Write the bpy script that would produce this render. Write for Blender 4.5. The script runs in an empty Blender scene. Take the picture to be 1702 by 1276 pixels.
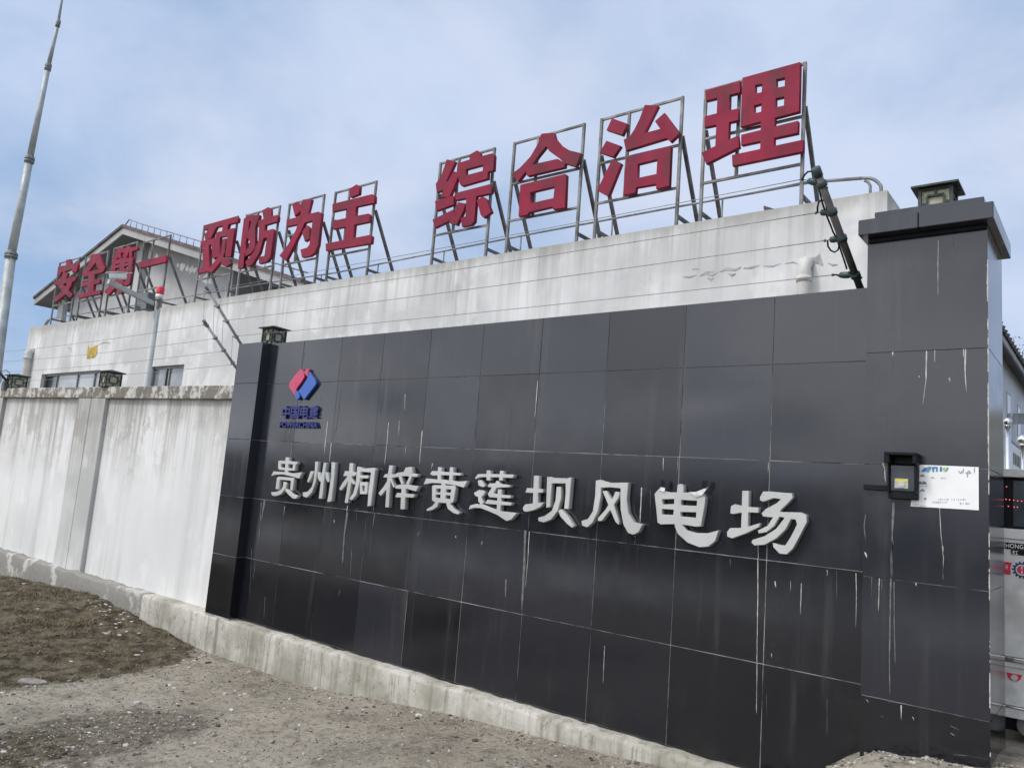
import bpy, bmesh, math, random
from mathutils import Vector, Matrix, noise as mnoise
import numpy as np
random.seed(7)
R = math.radians
SC = bpy.context.scene
COL = SC.collection

# ------------------------------------------------------------------ camera
F_PX, W_PX, H_PX = 1280.0, 1702.0, 1276.0
CAM = Vector((1.70082, -4.67474, 1.67905))
RT = ((0.7832027160275123, 0.6169136022750088, 0.07753136742764402),
      (-0.022881659740977424, 0.1532085824457733, -0.9879289245246617),
      (-0.621345262518856, 0.7719745705611223, 0.13410938502709213))
right, down, fwd = (Vector(r) for r in RT)
cd = bpy.data.cameras.new('camera')
cam = bpy.data.objects.new('camera', cd)
COL.objects.link(cam)
m = Matrix((right, -down, -fwd)).transposed().to_4x4()
m.translation = CAM
cam.matrix_world = m
cd.sensor_fit = 'HORIZONTAL'
cd.sensor_width = 36.0
cd.lens = 36.0 * F_PX / W_PX
cd.clip_start = 0.05
cd.clip_end = 3000
SC.camera = cam

# ------------------------------------------------------------------ sky, sun, exposure
SUN_EL, SUN_AZ = 52.0, 205.0          # degrees; azimuth from +y towards +x
world = bpy.data.worlds.new('World')
SC.world = world
world.use_nodes = True
wn, wl = world.node_tree.nodes, world.node_tree.links
wn.clear()
wo = wn.new('ShaderNodeOutputWorld')
bg = wn.new('ShaderNodeBackground')
bg.inputs['Strength'].default_value = 0.086
sky = wn.new('ShaderNodeTexSky')
sky.sky_type = 'NISHITA'
sky.sun_disc = False
sky.sun_elevation = R(SUN_EL)
sky.sun_rotation = R(SUN_AZ)
sky.altitude = 1200
sky.air_density = 1.0
sky.dust_density = 1.5
sky.ozone_density = 1.5
tc = wn.new('ShaderNodeTexCoord')
sep = wn.new('ShaderNodeSeparateXYZ')
wl.new(tc.outputs['Generated'], sep.inputs[0])
zc = wn.new('ShaderNodeMath'); zc.operation = 'MAXIMUM'; zc.inputs[1].default_value = 0.0
wl.new(sep.outputs['Z'], zc.inputs[0])
za = wn.new('ShaderNodeMath'); za.operation = 'ADD'; za.inputs[1].default_value = 0.28
wl.new(zc.outputs[0], za.inputs[0])
dx = wn.new('ShaderNodeMath'); dx.operation = 'DIVIDE'
dy = wn.new('ShaderNodeMath'); dy.operation = 'DIVIDE'
wl.new(sep.outputs['X'], dx.inputs[0]); wl.new(za.outputs[0], dx.inputs[1])
wl.new(sep.outputs['Y'], dy.inputs[0]); wl.new(za.outputs[0], dy.inputs[1])
cmb = wn.new('ShaderNodeCombineXYZ')
wl.new(dx.outputs[0], cmb.inputs['X']); wl.new(dy.outputs[0], cmb.inputs['Y'])
cmb.inputs['Z'].default_value = 3.7
def wnoise(scale, detail, rough, lo, hi, dist=0.4):
    n = wn.new('ShaderNodeTexNoise')
    n.inputs['Scale'].default_value = scale
    n.inputs['Detail'].default_value = detail
    n.inputs['Roughness'].default_value = rough
    n.inputs['Distortion'].default_value = dist
    wl.new(cmb.outputs[0], n.inputs['Vector'])
    mr = wn.new('ShaderNodeMapRange'); mr.interpolation_type = 'SMOOTHSTEP'
    mr.inputs['From Min'].default_value = lo; mr.inputs['From Max'].default_value = hi
    wl.new(n.outputs['Fac'], mr.inputs['Value'])
    return mr.outputs[0]
c1 = wnoise(0.85, 7, 0.55, 0.38, 0.67)
c2 = wnoise(2.6, 8, 0.55, 0.36, 0.75, 0.2)
base_mix = wn.new('ShaderNodeMix'); base_mix.data_type = 'RGBA'       # high thin veil over the blue
base_mix.inputs['Factor'].default_value = 0.72
base_mix.inputs['B'].default_value = (3.6, 5.25, 8.0, 1)
wl.new(sky.outputs[0], base_mix.inputs['A'])
mx1 = wn.new('ShaderNodeMix'); mx1.data_type = 'RGBA'
mx1.inputs['B'].default_value = (6.0, 6.95, 8.95, 1)
wl.new(c1, mx1.inputs['Factor'])
wl.new(base_mix.outputs['Result'], mx1.inputs['A'])
mx2 = wn.new('ShaderNodeMix'); mx2.data_type = 'RGBA'
mx2.inputs['B'].default_value = (7.2, 7.6, 8.8, 1)
c2m = wn.new('ShaderNodeMath'); c2m.operation = 'MULTIPLY'; c2m.inputs[1].default_value = 0.55
wl.new(c2, c2m.inputs[0])
wl.new(c2m.outputs[0], mx2.inputs['Factor'])
wl.new(mx1.outputs['Result'], mx2.inputs['A'])
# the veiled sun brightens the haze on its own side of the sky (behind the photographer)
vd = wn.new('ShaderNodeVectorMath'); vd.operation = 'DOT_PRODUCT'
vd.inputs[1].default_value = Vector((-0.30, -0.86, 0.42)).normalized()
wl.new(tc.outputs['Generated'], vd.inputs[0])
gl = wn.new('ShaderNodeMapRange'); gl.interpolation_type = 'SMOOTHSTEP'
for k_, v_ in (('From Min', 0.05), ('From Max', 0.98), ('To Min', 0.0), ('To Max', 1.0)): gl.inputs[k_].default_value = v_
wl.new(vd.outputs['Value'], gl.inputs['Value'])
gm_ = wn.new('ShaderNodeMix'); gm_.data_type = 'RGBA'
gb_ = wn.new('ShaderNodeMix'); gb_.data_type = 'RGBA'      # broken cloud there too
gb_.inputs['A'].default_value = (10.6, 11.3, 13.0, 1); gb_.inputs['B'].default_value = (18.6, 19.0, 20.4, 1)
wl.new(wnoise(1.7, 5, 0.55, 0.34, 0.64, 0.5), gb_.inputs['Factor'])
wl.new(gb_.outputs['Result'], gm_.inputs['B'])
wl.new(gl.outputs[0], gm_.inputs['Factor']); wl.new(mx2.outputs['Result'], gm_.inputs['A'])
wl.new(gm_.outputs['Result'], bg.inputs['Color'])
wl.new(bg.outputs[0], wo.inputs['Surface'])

sd = bpy.data.lights.new('sun', 'SUN')
sd.energy = 1.6
sd.angle = R(12)
sd.color = (1.0, 0.945, 0.86)
sun = bpy.data.objects.new('sun', sd)
COL.objects.link(sun)
sdir = Vector((math.sin(R(SUN_AZ)) * math.cos(R(SUN_EL)), math.cos(R(SUN_AZ)) * math.cos(R(SUN_EL)), math.sin(R(SUN_EL))))
sun.rotation_euler = sdir.to_track_quat('Z', 'Y').to_euler()
sun.location = (0, -20, 30)
SC.view_settings.view_transform = 'Standard'
SC.view_settings.look = 'None'
SC.view_settings.exposure = 0.25
SC.view_settings.gamma = 1.0
SC.view_settings.use_curve_mapping = False

# ------------------------------------------------------------------ helpers
def ray(u, v):
    return (right * ((u - 851.0) / F_PX) + down * ((v - 638.0) / F_PX) + fwd)
def at(u, v, y):                       # point of the plane y = const seen at photo pixel (u, v)
    d = ray(u, v)
    return CAM + d * ((y - CAM.y) / d.y)
def atz(u, v, z):
    d = ray(u, v)
    return CAM + d * ((z - CAM.z) / d.z)
def atx(u, v, x):
    d = ray(u, v)
    return CAM + d * ((x - CAM.x) / d.x)
def tag(o, label=None, cat=None, group=None, kind=None):
    if label: o['label'] = label
    if cat: o['category'] = cat
    if group: o['group'] = group
    if kind: o['kind'] = kind
    return o
def thing(name, loc, label, cat, group=None):
    o = bpy.data.objects.new(name, None)
    o.empty_display_size = 0.1
    COL.objects.link(o)
    o.location = loc
    return tag(o, label, cat, group)
def wpos(o):
    p = Vector(o.location)
    while o.parent:
        o = o.parent
        p += Vector(o.location)
    return p

class MB:
    """collects shapes in world coordinates; build() links them as ONE mesh object"""
    def __init__(s):
        s.v, s.f, s.m, s.s = [], [], [], []
    def add(s, vs, fs, mi=0, smooth=False):
        b = len(s.v)
        s.v += [tuple(p) for p in vs]
        for f in fs:
            s.f.append([b + i for i in f]); s.m.append(mi); s.s.append(smooth)
        return s
    def quad(s, a, b, c, d, mi=0):
        return s.add([a, b, c, d], [(0, 1, 2, 3)], mi)
    def box(s, x0, x1, y0, y1, z0, z1, mi=0, M=None):
        vs = [Vector((x, y, z)) for z in (z0, z1) for y in (y0, y1) for x in (x0, x1)]
        if M is not None: vs = [M @ p for p in vs]
        return s.add(vs, [(0, 2, 3, 1), (4, 5, 7, 6), (0, 1, 5, 4), (2, 6, 7, 3), (0, 4, 6, 2), (1, 3, 7, 5)], mi)
    def prism(s, pts, axis, a, b, mi=0):
        """polygon pts extruded along axis 'x','y','z' from a to b"""
        def P(p, t):
            return {'x': (t, p[0], p[1]), 'y': (p[0], t, p[1]), 'z': (p[0], p[1], t)}[axis]
        n = len(pts)
        vs = [P(p, a) for p in pts] + [P(p, b) for p in pts]
        fs = [tuple(range(n))[::-1], tuple(range(n, 2 * n))] + [(i, (i + 1) % n, n + (i + 1) % n, n + i) for i in range(n)]
        return s.add(vs, fs, mi)
    def tube(s, pts, r, n=10, mi=0, smooth=True, caps=True):
        pts = [Vector(p) for p in pts]
        rs = r if isinstance(r, (list, tuple)) else [r] * len(pts)
        vs, fs = [], []
        t0 = (pts[1] - pts[0]).normalized()
        up = Vector((0, 0, 1)) if abs(t0.z) < 0.9 else Vector((1, 0, 0))
        a = t0.cross(up).normalized()
        for i, p in enumerate(pts):
            t = (pts[min(i + 1, len(pts) - 1)] - pts[max(i - 1, 0)]).normalized()
            a = (a - t * a.dot(t)).normalized()
            b = t.cross(a)
            for k in range(n):
                w = 2 * math.pi * k / n
                vs.append(p + (a * math.cos(w) + b * math.sin(w)) * rs[i])
        for i in range(len(pts) - 1):
            for k in range(n):
                fs.append((i * n + k, i * n + (k + 1) % n, (i + 1) * n + (k + 1) % n, (i + 1) * n + k))
        s.add(vs, fs, mi, smooth)
        if caps:
            s.add([vs[k] for k in range(n)], [tuple(range(n))[::-1]], mi)
            s.add([vs[(len(pts) - 1) * n + k] for k in range(n)], [tuple(range(n))], mi)
        return s
    def bar(s, a, b, w, h=None, mi=0):
        """square tube from a to b"""
        a, b = Vector(a), Vector(b)
        h = h or w
        t = (b - a); L = t.length; t.normalize()
        up = Vector((0, 0, 1)) if abs(t.z) < 0.9 else Vector((0, 1, 0))
        x = t.cross(up).normalized(); y = t.cross(x).normalized()
        vs = []
        for p in (a, b):
            for (i, j) in ((-1, -1), (1, -1), (1, 1), (-1, 1)):
                vs.append(p + x * (i * w / 2) + y * (j * h / 2))
        return s.add(vs, [(3, 2, 1, 0), (4, 5, 6, 7), (0, 1, 5, 4), (1, 2, 6, 5), (2, 3, 7, 6), (3, 0, 4, 7)], mi)
    def lathe(s, c, prof, n=20, mi=0, smooth=True):
        c = Vector(c); vs, fs = [], []
        for (r, z) in prof:
            for k in range(n):
                w = 2 * math.pi * k / n
                vs.append(c + Vector((r * math.cos(w), r * math.sin(w), z)))
        for i in range(len(prof) - 1):
            for k in range(n):
                fs.append((i * n + k, i * n + (k + 1) % n, (i + 1) * n + (k + 1) % n, (i + 1) * n + k))
        return s.add(vs, fs, mi, smooth)
    def build(s, name, mats, parent=None, bevel=0.0, seg=2):
        off = wpos(parent) if parent else Vector((0, 0, 0))
        me = bpy.data.meshes.new(name)
        me.from_pydata([(x - off.x, y - off.y, z - off.z) for x, y, z in s.v], [], s.f)
        if not isinstance(mats, (list, tuple)): mats = [mats]
        for k in mats: me.materials.append(k)
        me.polygons.foreach_set('material_index', s.m)
        me.polygons.foreach_set('use_smooth', s.s)
        me.update()
        bm = bmesh.new(); bm.from_mesh(me)
        bmesh.ops.remove_doubles(bm, verts=bm.verts, dist=1e-5)
        bmesh.ops.recalc_face_normals(bm, faces=bm.faces)
        bm.to_mesh(me); bm.free()
        o = bpy.data.objects.new(name, me)
        COL.objects.link(o)
        if parent: o.parent = parent
        if bevel:
            b = o.modifiers.new('bevel', 'BEVEL'); b.width = bevel; b.segments = seg; b.limit_method = 'ANGLE'; b.angle_limit = R(40)
        return o

def outline_mesh(name, loops, yf, th, mat, parent, bev=0.003):
    """loops: flat photo-pixel lists, projected onto the real plane y = yf, th metres thick"""
    off = wpos(parent)
    cu = bpy.data.curves.new(name, 'CURVE')
    cu.dimensions = '2D'; cu.fill_mode = 'BOTH'
    cu.extrude = th / 2 - bev; cu.bevel_depth = bev; cu.bevel_resolution = 0; cu.offset = -bev
    for fl in loops:
        pts = [at(fl[i], fl[i + 1], yf) for i in range(0, len(fl), 2)]
        sp = cu.splines.new('POLY'); sp.points.add(len(pts) - 1)
        for q, p in zip(sp.points, pts): q.co = (p.x - off.x, p.z - off.z, 0, 1)
        sp.use_cyclic_u = True
    return curve_to_mesh(name, cu, Matrix(((1, 0, 0, 0), (0, 0, -1, yf + th / 2 - off.y), (0, 1, 0, 0), (0, 0, 0, 1))), mat, parent)
def curve_to_mesh(name, cu, M, mat, parent):
    t = bpy.data.objects.new('tmp', cu)
    COL.objects.link(t)
    dg = bpy.context.evaluated_depsgraph_get(); dg.update()
    me = bpy.data.meshes.new_from_object(t.evaluated_get(dg), depsgraph=dg)
    bpy.data.objects.remove(t); bpy.data.curves.remove(cu)
    me.transform(M); me.name = name
    me.materials.clear(); me.materials.append(mat)
    o = bpy.data.objects.new(name, me)
    COL.objects.link(o)
    if parent: o.parent = parent
    return o
def text_mesh(name, body, x0, x1, z0, z1, yf, th, mat, parent, bold=0.0, shear=0.0):
    """lettering that fills the rectangle x0..x1, z0..z1 on the plane y = yf, facing -y"""
    off = wpos(parent)
    cu = bpy.data.curves.new(name, 'FONT')
    cu.body = body; cu.size = 1.0; cu.offset = bold; cu.shear = shear
    cu.extrude = 0.02; cu.resolution_u = 3
    o = curve_to_mesh(name, cu, Matrix.Identity(4), mat, parent)
    co = np.empty(len(o.data.vertices) * 3); o.data.vertices.foreach_get('co', co); co = co.reshape(-1, 3)
    lo, hi = co.min(0), co.max(0)
    s = (co - lo) / (hi - lo)
    out = np.stack([x0 + s[:, 0] * (x1 - x0) - off.x, yf + (1 - s[:, 2]) * th - off.y, z0 + s[:, 1] * (z1 - z0) - off.z], 1)
    o.data.vertices.foreach_set('co', out.ravel()); o.data.update()
    return o

# ------------------------------------------------------------------ materials
class NT:
    def __init__(s, name):
        s.mat = bpy.data.materials.new(name); s.mat.use_nodes = True
        s.n, s.l = s.mat.node_tree.nodes, s.mat.node_tree.links
        s.b = s.n['Principled BSDF']
        s.pos = s.n.new('ShaderNodeNewGeometry').outputs['Position']
    def link(s, a, b): s.l.new(a, b)
    def mapping(s, scale=(1, 1, 1), loc=(0, 0, 0), vec=None):
        k = s.n.new('ShaderNodeMapping'); k.inputs['Scale'].default_value = scale; k.inputs['Location'].default_value = loc
        s.link(vec or s.pos, k.inputs['Vector']); return k.outputs[0]
    def noise(s, scale=1.0, detail=4, rough=0.55, stretch=(1, 1, 1), loc=(0, 0, 0), dist=0.0):
        k = s.n.new('ShaderNodeTexNoise'); k.inputs['Scale'].default_value = scale
        k.inputs['Detail'].default_value = detail; k.inputs['Roughness'].default_value = rough; k.inputs['Distortion'].default_value = dist
        s.link(s.mapping(stretch, loc), k.inputs['Vector']); return k.outputs['Fac']
    def voronoi(s, scale, stretch=(1, 1, 1), feature='F1', out='Distance'):
        k = s.n.new('ShaderNodeTexVoronoi'); k.inputs['Scale'].default_value = scale; k.feature = feature
        s.link(s.mapping(stretch), k.inputs['Vector']); return k.outputs[out]
    def ramp(s, v, lo, hi, a=0.0, b=1.0, smooth=True):
        k = s.n.new('ShaderNodeMapRange'); k.interpolation_type = 'SMOOTHSTEP' if smooth else 'LINEAR'
        for nm, x in (('From Min', lo), ('From Max', hi), ('To Min', a), ('To Max', b)): k.inputs[nm].default_value = x
        s.link(v, k.inputs['Value']); return k.outputs[0]
    def math(s, op, a, b):
        k = s.n.new('ShaderNodeMath'); k.operation = op
        for i, x in enumerate((a, b)):
            if isinstance(x, (int, float)): k.inputs[i].default_value = x
            else: s.link(x, k.inputs[i])
        return k.outputs[0]
    def mul(s, a, b): return s.math('MULTIPLY', a, b)
    def mix(s, f, a, b):
        k = s.n.new('ShaderNodeMix'); k.data_type = 'RGBA'
        for nm, x in (('Factor', f), ('A', a), ('B', b)):
            if isinstance(x, (int, float)): k.inputs[nm].default_value = x
            elif isinstance(x, tuple): k.inputs[nm].default_value = x if len(x) == 4 else (*x, 1)
            else: s.link(x, k.inputs[nm])
        return k.outputs['Result']
    def xyz(s):
        k = s.n.new('ShaderNodeSeparateXYZ'); s.link(s.pos, k.inputs[0]); return k.outputs
    def attr(s, name):
        k = s.n.new('ShaderNodeAttribute'); k.attribute_name = name; return k
    def island(s):
        k = s.n.new('ShaderNodeNewGeometry'); return k.outputs['Random Per Island']
    def bump(s, h, strength=0.3, dist=0.01):
        k = s.n.new('ShaderNodeBump'); k.inputs['Strength'].default_value = strength; k.inputs['Distance'].default_value = dist
        s.link(h, k.inputs['Height']); s.link(k.outputs[0], s.b.inputs['Normal'])
    def done(s, col=None, rough=None, metal=None, spec=None, ior=None):
        for nm, x in (('Base Color', col), ('Roughness', rough), ('Metallic', metal), ('Specular IOR Level', spec), ('IOR', ior)):
            if x is None: continue
            if isinstance(x, (int, float)): s.b.inputs[nm].default_value = x
            elif isinstance(x, tuple): s.b.inputs[nm].default_value = x if len(x) == 4 else (*x, 1)
            else: s.link(x, s.b.inputs[nm])
        return s.mat
def plain(name, col, rough=0.6, metal=0.0, var=0.25, scale=6.0, bump=0.0):
    t = NT(name)
    k = t.noise(scale, 5, 0.6)
    dark = tuple(c * (1 - var) for c in col); lite = tuple(min(1, c * (1 + var)) for c in col)
    c = t.mix(t.ramp(k, 0.3, 0.7), dark, lite)
    if bump: t.bump(t.noise(scale * 8, 4), bump, 0.004)
    return t.done(c, t.ramp(t.noise(scale * 1.7, 3), 0.3, 0.7, max(0.03, rough - 0.1), min(1, rough + 0.1)), metal)
def emit(name, col, st):
    t = NT(name)
    t.b.inputs['Base Color'].default_value = (*col, 1)
    t.b.inputs['Emission Color'].default_value = (*col, 1); t.b.inputs['Emission Strength'].default_value = st
    return t.mat

def granite_mat():
    t = NT('black_polished_granite')
    speck = t.ramp(t.noise(260, 2, 0.5), 0.45, 0.75)
    isl = t.island()
    c = t.mix(isl, (0.0042, 0.0048, 0.0080), (0.0200, 0.0214, 0.0300))
    c = t.mix(t.mul(speck, 0.35), c, (0.035, 0.036, 0.040))
    st = t.ramp(t.noise(1.0, 6, 0.62, (9, 9, 0.55)), 0.52, 0.80)          # rain-washed dust films
    pat = t.ramp(t.noise(0.9, 3, 0.5), 0.40, 0.66)
    c = t.mix(t.mul(t.mul(st, pat), 0.55), c, (0.075, 0.077, 0.078))
    du = t.ramp(t.noise(2.3, 6, 0.65, loc=(3, 1, 7)), 0.50, 0.80)
    c = t.mix(t.mul(du, 0.22), c, (0.060, 0.058, 0.056))
    r = t.math('ADD', t.ramp(t.noise(1.6, 5, 0.6, loc=(9, 2, 4)), 0.3, 0.75, 0.045, 0.17), t.math('ADD', t.mul(st, 0.10), t.mul(t.math('FRACT', t.mul(isl, 7.31), 0.0), 0.07)))
    return t.done(c, r, 0.0, None, 1.62)
def plaster_mat(name, ztop, base=(0.70, 0.705, 0.70), grime=(0.30, 0.29, 0.255), topband=0.30, streak=0.75, scl=1.0, runs=0.35, peel=0.0, mott=1.0):
    t = NT(name)
    z = t.xyz()['Z']
    c = t.mix(t.ramp(t.noise(0.55 * scl, 5, 0.55), 0.32, 0.68), tuple(b * (1 - 0.30 * mott) for b in base), base)
    rep = t.ramp(t.noise(0.9 * scl, 4, 0.6, (1, 1, 0.7), (5, 0, 3)), 0.56, 0.62)
    c = t.mix(t.mul(rep, 0.45), c, tuple(min(0.80, b * 1.12) for b in base))
    s1 = t.ramp(t.noise(1.0, 6, 0.6, (2.6 * scl, 2.6 * scl, 0.13)), 0.47, 0.74)
    s2 = t.ramp(t.noise(1.0, 5, 0.65, (9.0 * scl, 9.0 * scl, 0.30), (2, 2, 2)), 0.50, 0.78)
    m = t.ramp(t.noise(0.35 * scl, 3, 0.5, loc=(7, 7, 1)), 0.38, 0.62)
    c = t.mix(t.mul(t.mul(s1, t.math('ADD', t.mul(m, 0.7), 0.3)), streak), c, tuple(b * 0.60 for b in base))
    c = t.mix(t.mul(t.mul(s2, m), streak * 0.7), c, (0.36, 0.345, 0.31))
    dz = t.math('SUBTRACT', ztop, z)                                       # metres below the top edge
    edge = t.math('ADD', dz, t.mul(t.math('SUBTRACT', t.noise(1.0, 6, 0.65, (4, 4, 1.2)), 0.5), topband * 1.9))
    c = t.mix(t.mul(t.ramp(edge, 0.0, topband, 1.0, 0.0), 0.62), c, grime)
    rn = t.ramp(t.noise(1.0, 6, 0.66, (6.5 * scl, 6.5 * scl, 0.22), (3, 9, 4)), 0.44, 0.66)      # dirty runs that start at the top edge
    fall = t.ramp(t.math('ADD', dz, t.mul(t.math('SUBTRACT', t.noise(1.0, 4, 0.6, (2.2, 2.2, 0.1), (8, 8, 8)), 0.5), 2.6)), 0.05, 1.5, 1.0, 0.0)
    c = t.mix(t.mul(t.mul(rn, fall), runs), c, (0.225, 0.215, 0.18))
    if peel:
        pl = t.ramp(t.noise(4.2, 7, 0.7, (1, 1, 0.7), (6, 2, 1)), 0.50, 0.55)
        pf = t.ramp(t.math('ADD', dz, t.mul(t.math('SUBTRACT', t.noise(0.8, 4, 0.6), 0.5), 2.4)), 0.2, 1.3, 1.0, 0.0)
        c = t.mix(t.mul(t.mul(pl, pf), peel), c, (0.34, 0.33, 0.30))
    sp = t.ramp(t.noise(5.0 * scl, 6, 0.7, loc=(1, 8, 2)), 0.66, 0.72)
    c = t.mix(t.mul(sp, 0.35), c, (0.42, 0.41, 0.38))
    cl = t.ramp(t.noise(0.42 * scl, 6, 0.62, (1, 1, 1.6), (11, 3, 5)), 0.52, 0.66)
    c = t.mix(t.mul(cl, 0.55 * mott), c, tuple(b * 0.66 for b in base))
    t.bump(t.noise(22, 6, 0.6), 0.25, 0.006)
    return t.done(c, 0.9, 0.0, 0.25)
def weathered_mat(name, a, b, lo=0.46, hi=0.56, sc=3.0, streak=(0.2, 0.19, 0.17), sk=0.5, st=(5, 5, 0.4)):
    t = NT(name)
    c = t.mix(t.ramp(t.noise(sc, 7, 0.68), lo, hi), a, b)
    c = t.mix(t.mul(t.ramp(t.noise(1.0, 6, 0.62, st), 0.48, 0.74), sk), c, streak)
    c = t.mix(t.mul(t.ramp(t.noise(1.0, 6, 0.7, (st[0] * 3.2, st[1] * 3.2, st[2] * 1.5), (5, 1, 9)), 0.52, 0.70), sk * 0.8), c, tuple(x * 0.8 for x in streak))
    c = t.mix(t.mul(t.ramp(t.noise(sc * 9, 5, 0.7), 0.55, 0.66), 0.5), c, tuple(x * 0.5 for x in a))
    t.bump(t.noise(sc * 7, 7, 0.65), 0.5, 0.012)
    return t.done(c, 0.92, 0.0, 0.2)
M = {}
M['granite'] = granite_mat()
M['grout'] = None
def grout_mat():
    t = NT('lime_grout')
    k = t.ramp(t.noise(2.4, 6, 0.68, (1, 1, 1)), 0.36, 0.58)
    z = t.ramp(t.xyz()['Z'], 1.9, 2.7, 1.0, 0.18)          # the joints leach lime low on the wall only
    return t.done(t.mix(t.mul(k, z), (0.035, 0.035, 0.038), (0.47, 0.46, 0.43)), 0.9)
M['grout'] = grout_mat()
M['lime'] = plain('lime_drip', (0.44, 0.44, 0.415), 0.9, 0, 0.3, 30)
M['halo'] = plain('lime_halo', (0.062, 0.063, 0.064), 0.6, 0, 0.35, 25)
M['film'] = plain('lime_film', (0.125, 0.127, 0.126), 0.75, 0, 0.35, 25)
M['facade'] = plaster_mat('stained_white_plaster', 5.66, (0.71, 0.71, 0.70))
M['fence'] = plaster_mat('whitewashed_concrete', 2.62, (0.73, 0.73, 0.715), topband=0.60, streak=0.70, scl=1.3, runs=0.85, peel=0.6, mott=0.35)
M['fencepost'] = plaster_mat('peeling_whitewash', 2.62, (0.64, 0.64, 0.62), topband=0.7, streak=0.8, scl=1.3, runs=0.9, peel=0.9)
M['coping'] = weathered_mat('peeling_coping', (0.20, 0.185, 0.155), (0.55, 0.54, 0.50), 0.47, 0.55, 5.0, (0.13, 0.12, 0.095), 0.65, (6, 6, 2))
M['plinth'] = weathered_mat('streaked_cast_concrete', (0.31, 0.298, 0.25), (0.53, 0.515, 0.46), 0.36, 0.64, 1.6, (0.19, 0.17, 0.135), 0.85, (8, 8, 0.45))
M['render'] = weathered_mat('grey_render', (0.255, 0.25, 0.225), (0.50, 0.49, 0.46), 0.52, 0.60, 1.8, (0.22, 0.21, 0.19), 0.5, (3, 3, 0.6))
def red_mat():
    t = NT('faded_red_paint')
    c = t.mix(t.ramp(t.noise(0.9, 5, 0.6), 0.3, 0.7), (0.190, 0.020, 0.043), (0.285, 0.020, 0.052))
    g = t.ramp(t.noise(1.0, 7, 0.68, (3, 3, 1.1), (4, 4, 4)), 0.44, 0.66)
    c = t.mix(t.mul(g, 0.8), c, (0.120, 0.034, 0.044))
    c = t.mix(t.mul(t.ramp(t.noise(14, 5, 0.7), 0.62, 0.74), 0.4), c, (0.09, 0.045, 0.05))
    t.bump(t.noise(3, 3), 0.15, 0.02)
    return t.done(c, t.ramp(t.noise(3, 4), 0.3, 0.7, 0.55, 0.72), 0.0, 0.16)
M['red'] = red_mat()
M['steel'] = plain('galvanised_steel', (0.175, 0.172, 0.165), 0.55, 0.35, 0.5, 3)
M['rust'] = plain('rusty_steel', (0.13, 0.125, 0.12), 0.6, 0.4, 0.4, 5)
M['postgrey'] = plain('weathered_zinc_tube', (0.36, 0.365, 0.36), 0.6, 0.1, 0.25, 12)
M['rail'] = plain('grey_rail', (0.24, 0.245, 0.25), 0.5, 0.3, 0.3, 5)
def silver_mat():
    t = NT('brushed_stainless_letters')
    c = t.mix(t.ramp(t.noise(1.5, 4), 0.3, 0.7), (0.47, 0.48, 0.46), (0.58, 0.585, 0.565))
    c = t.mix(t.mul(t.ramp(t.noise(30, 5, 0.7), 0.55, 0.75), 0.25), c, (0.36, 0.36, 0.34))
    return t.done(c, t.ramp(t.noise(6, 4), 0.3, 0.7, 0.42, 0.6), 0.55)
M['silver'] = silver_mat()
M['lampmetal'] = plain('dark_bronze', (0.045, 0.055, 0.048), 0.5, 0.5, 0.3, 20)
M['pane'] = plain('yellowed_acrylic', (0.36, 0.35, 0.25), 0.4, 0, 0.25, 14)
M['logored'] = plain('logo_red', (0.52, 0.05, 0.13), 0.4, 0, 0.08, 5)
M['logoblue'] = plain('logo_blue', (0.035, 0.11, 0.42), 0.4, 0, 0.08, 5)
M['navy'] = plain('navy_acrylic', (0.022, 0.026, 0.150), 0.45, 0, 0.1, 8)
M['black'] = plain('black_plastic', (0.008, 0.009, 0.011), 0.5, 0, 0.2, 10); M['black'].node_tree.nodes['Principled BSDF'].inputs['Specular IOR Level'].default_value = 0.18
M['green'] = plain('dark_green_insulator', (0.03, 0.055, 0.058), 0.45, 0, 0.25, 25)
M['wire'] = plain('galvanised_wire', (0.22, 0.225, 0.23), 0.45, 0.6, 0.2, 10)
M['white'] = plain('white_enamel', (0.70, 0.71, 0.69), 0.5, 0, 0.08, 6)
M['offwhite'] = plain('old_pvc', (0.52, 0.51, 0.48), 0.6, 0, 0.15, 4)
M['pole'] = plain('pale_painted_pole', (0.44, 0.46, 0.455), 0.75, 0.0, 0.1, 3)
M['mast'] = plain('zinc_mast', (0.36, 0.385, 0.38), 0.55, 0.2, 0.2, 2)
M['beacon'] = plain('red_beacon_glass', (0.62, 0.03, 0.05), 0.25, 0, 0.08, 8)
M['stainless'] = plain('stainless_sheet', (0.62, 0.62, 0.59), 0.42, 0.10, 0.22, 7)
M['chrome'] = plain('polished_stainless', (0.68, 0.68, 0.67), 0.16, 0.95, 0.06, 5)
M['redpaint'] = plain('red_sticker', (0.60, 0.03, 0.07), 0.4, 0, 0.08, 8)
M['paper'] = plain('white_paper', (0.80, 0.81, 0.80), 0.7, 0, 0.03, 8)
M['ink'] = plain('dark_ink', (0.10, 0.11, 0.12), 0.7, 0, 0.2, 40)
M['inkblue'] = plain('blue_print', (0.08, 0.20, 0.46), 0.6, 0, 0.25, 60)
M['inkteal'] = plain('teal_print', (0.10, 0.34, 0.36), 0.6, 0, 0.25, 60)
M['inkgreen'] = plain('lime_print', (0.42, 0.55, 0.12), 0.6, 0, 0.15, 60)
M['yellow'] = plain('yellow_foam', (0.42, 0.30, 0.06), 0.85, 0, 0.35, 7, 0.6)
M['winframe'] = plain('aluminium_frame', (0.20, 0.21, 0.21), 0.45, 0.5, 0.15, 5)
def glass_mat():
    t = NT('window_glass')
    return t.done(t.mix(t.ramp(t.noise(0.9, 3), 0.35, 0.65), (0.16, 0.18, 0.19), (0.30, 0.33, 0.35)), 0.08, 0.0, 0.8)
M['glass'] = glass_mat()
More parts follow.
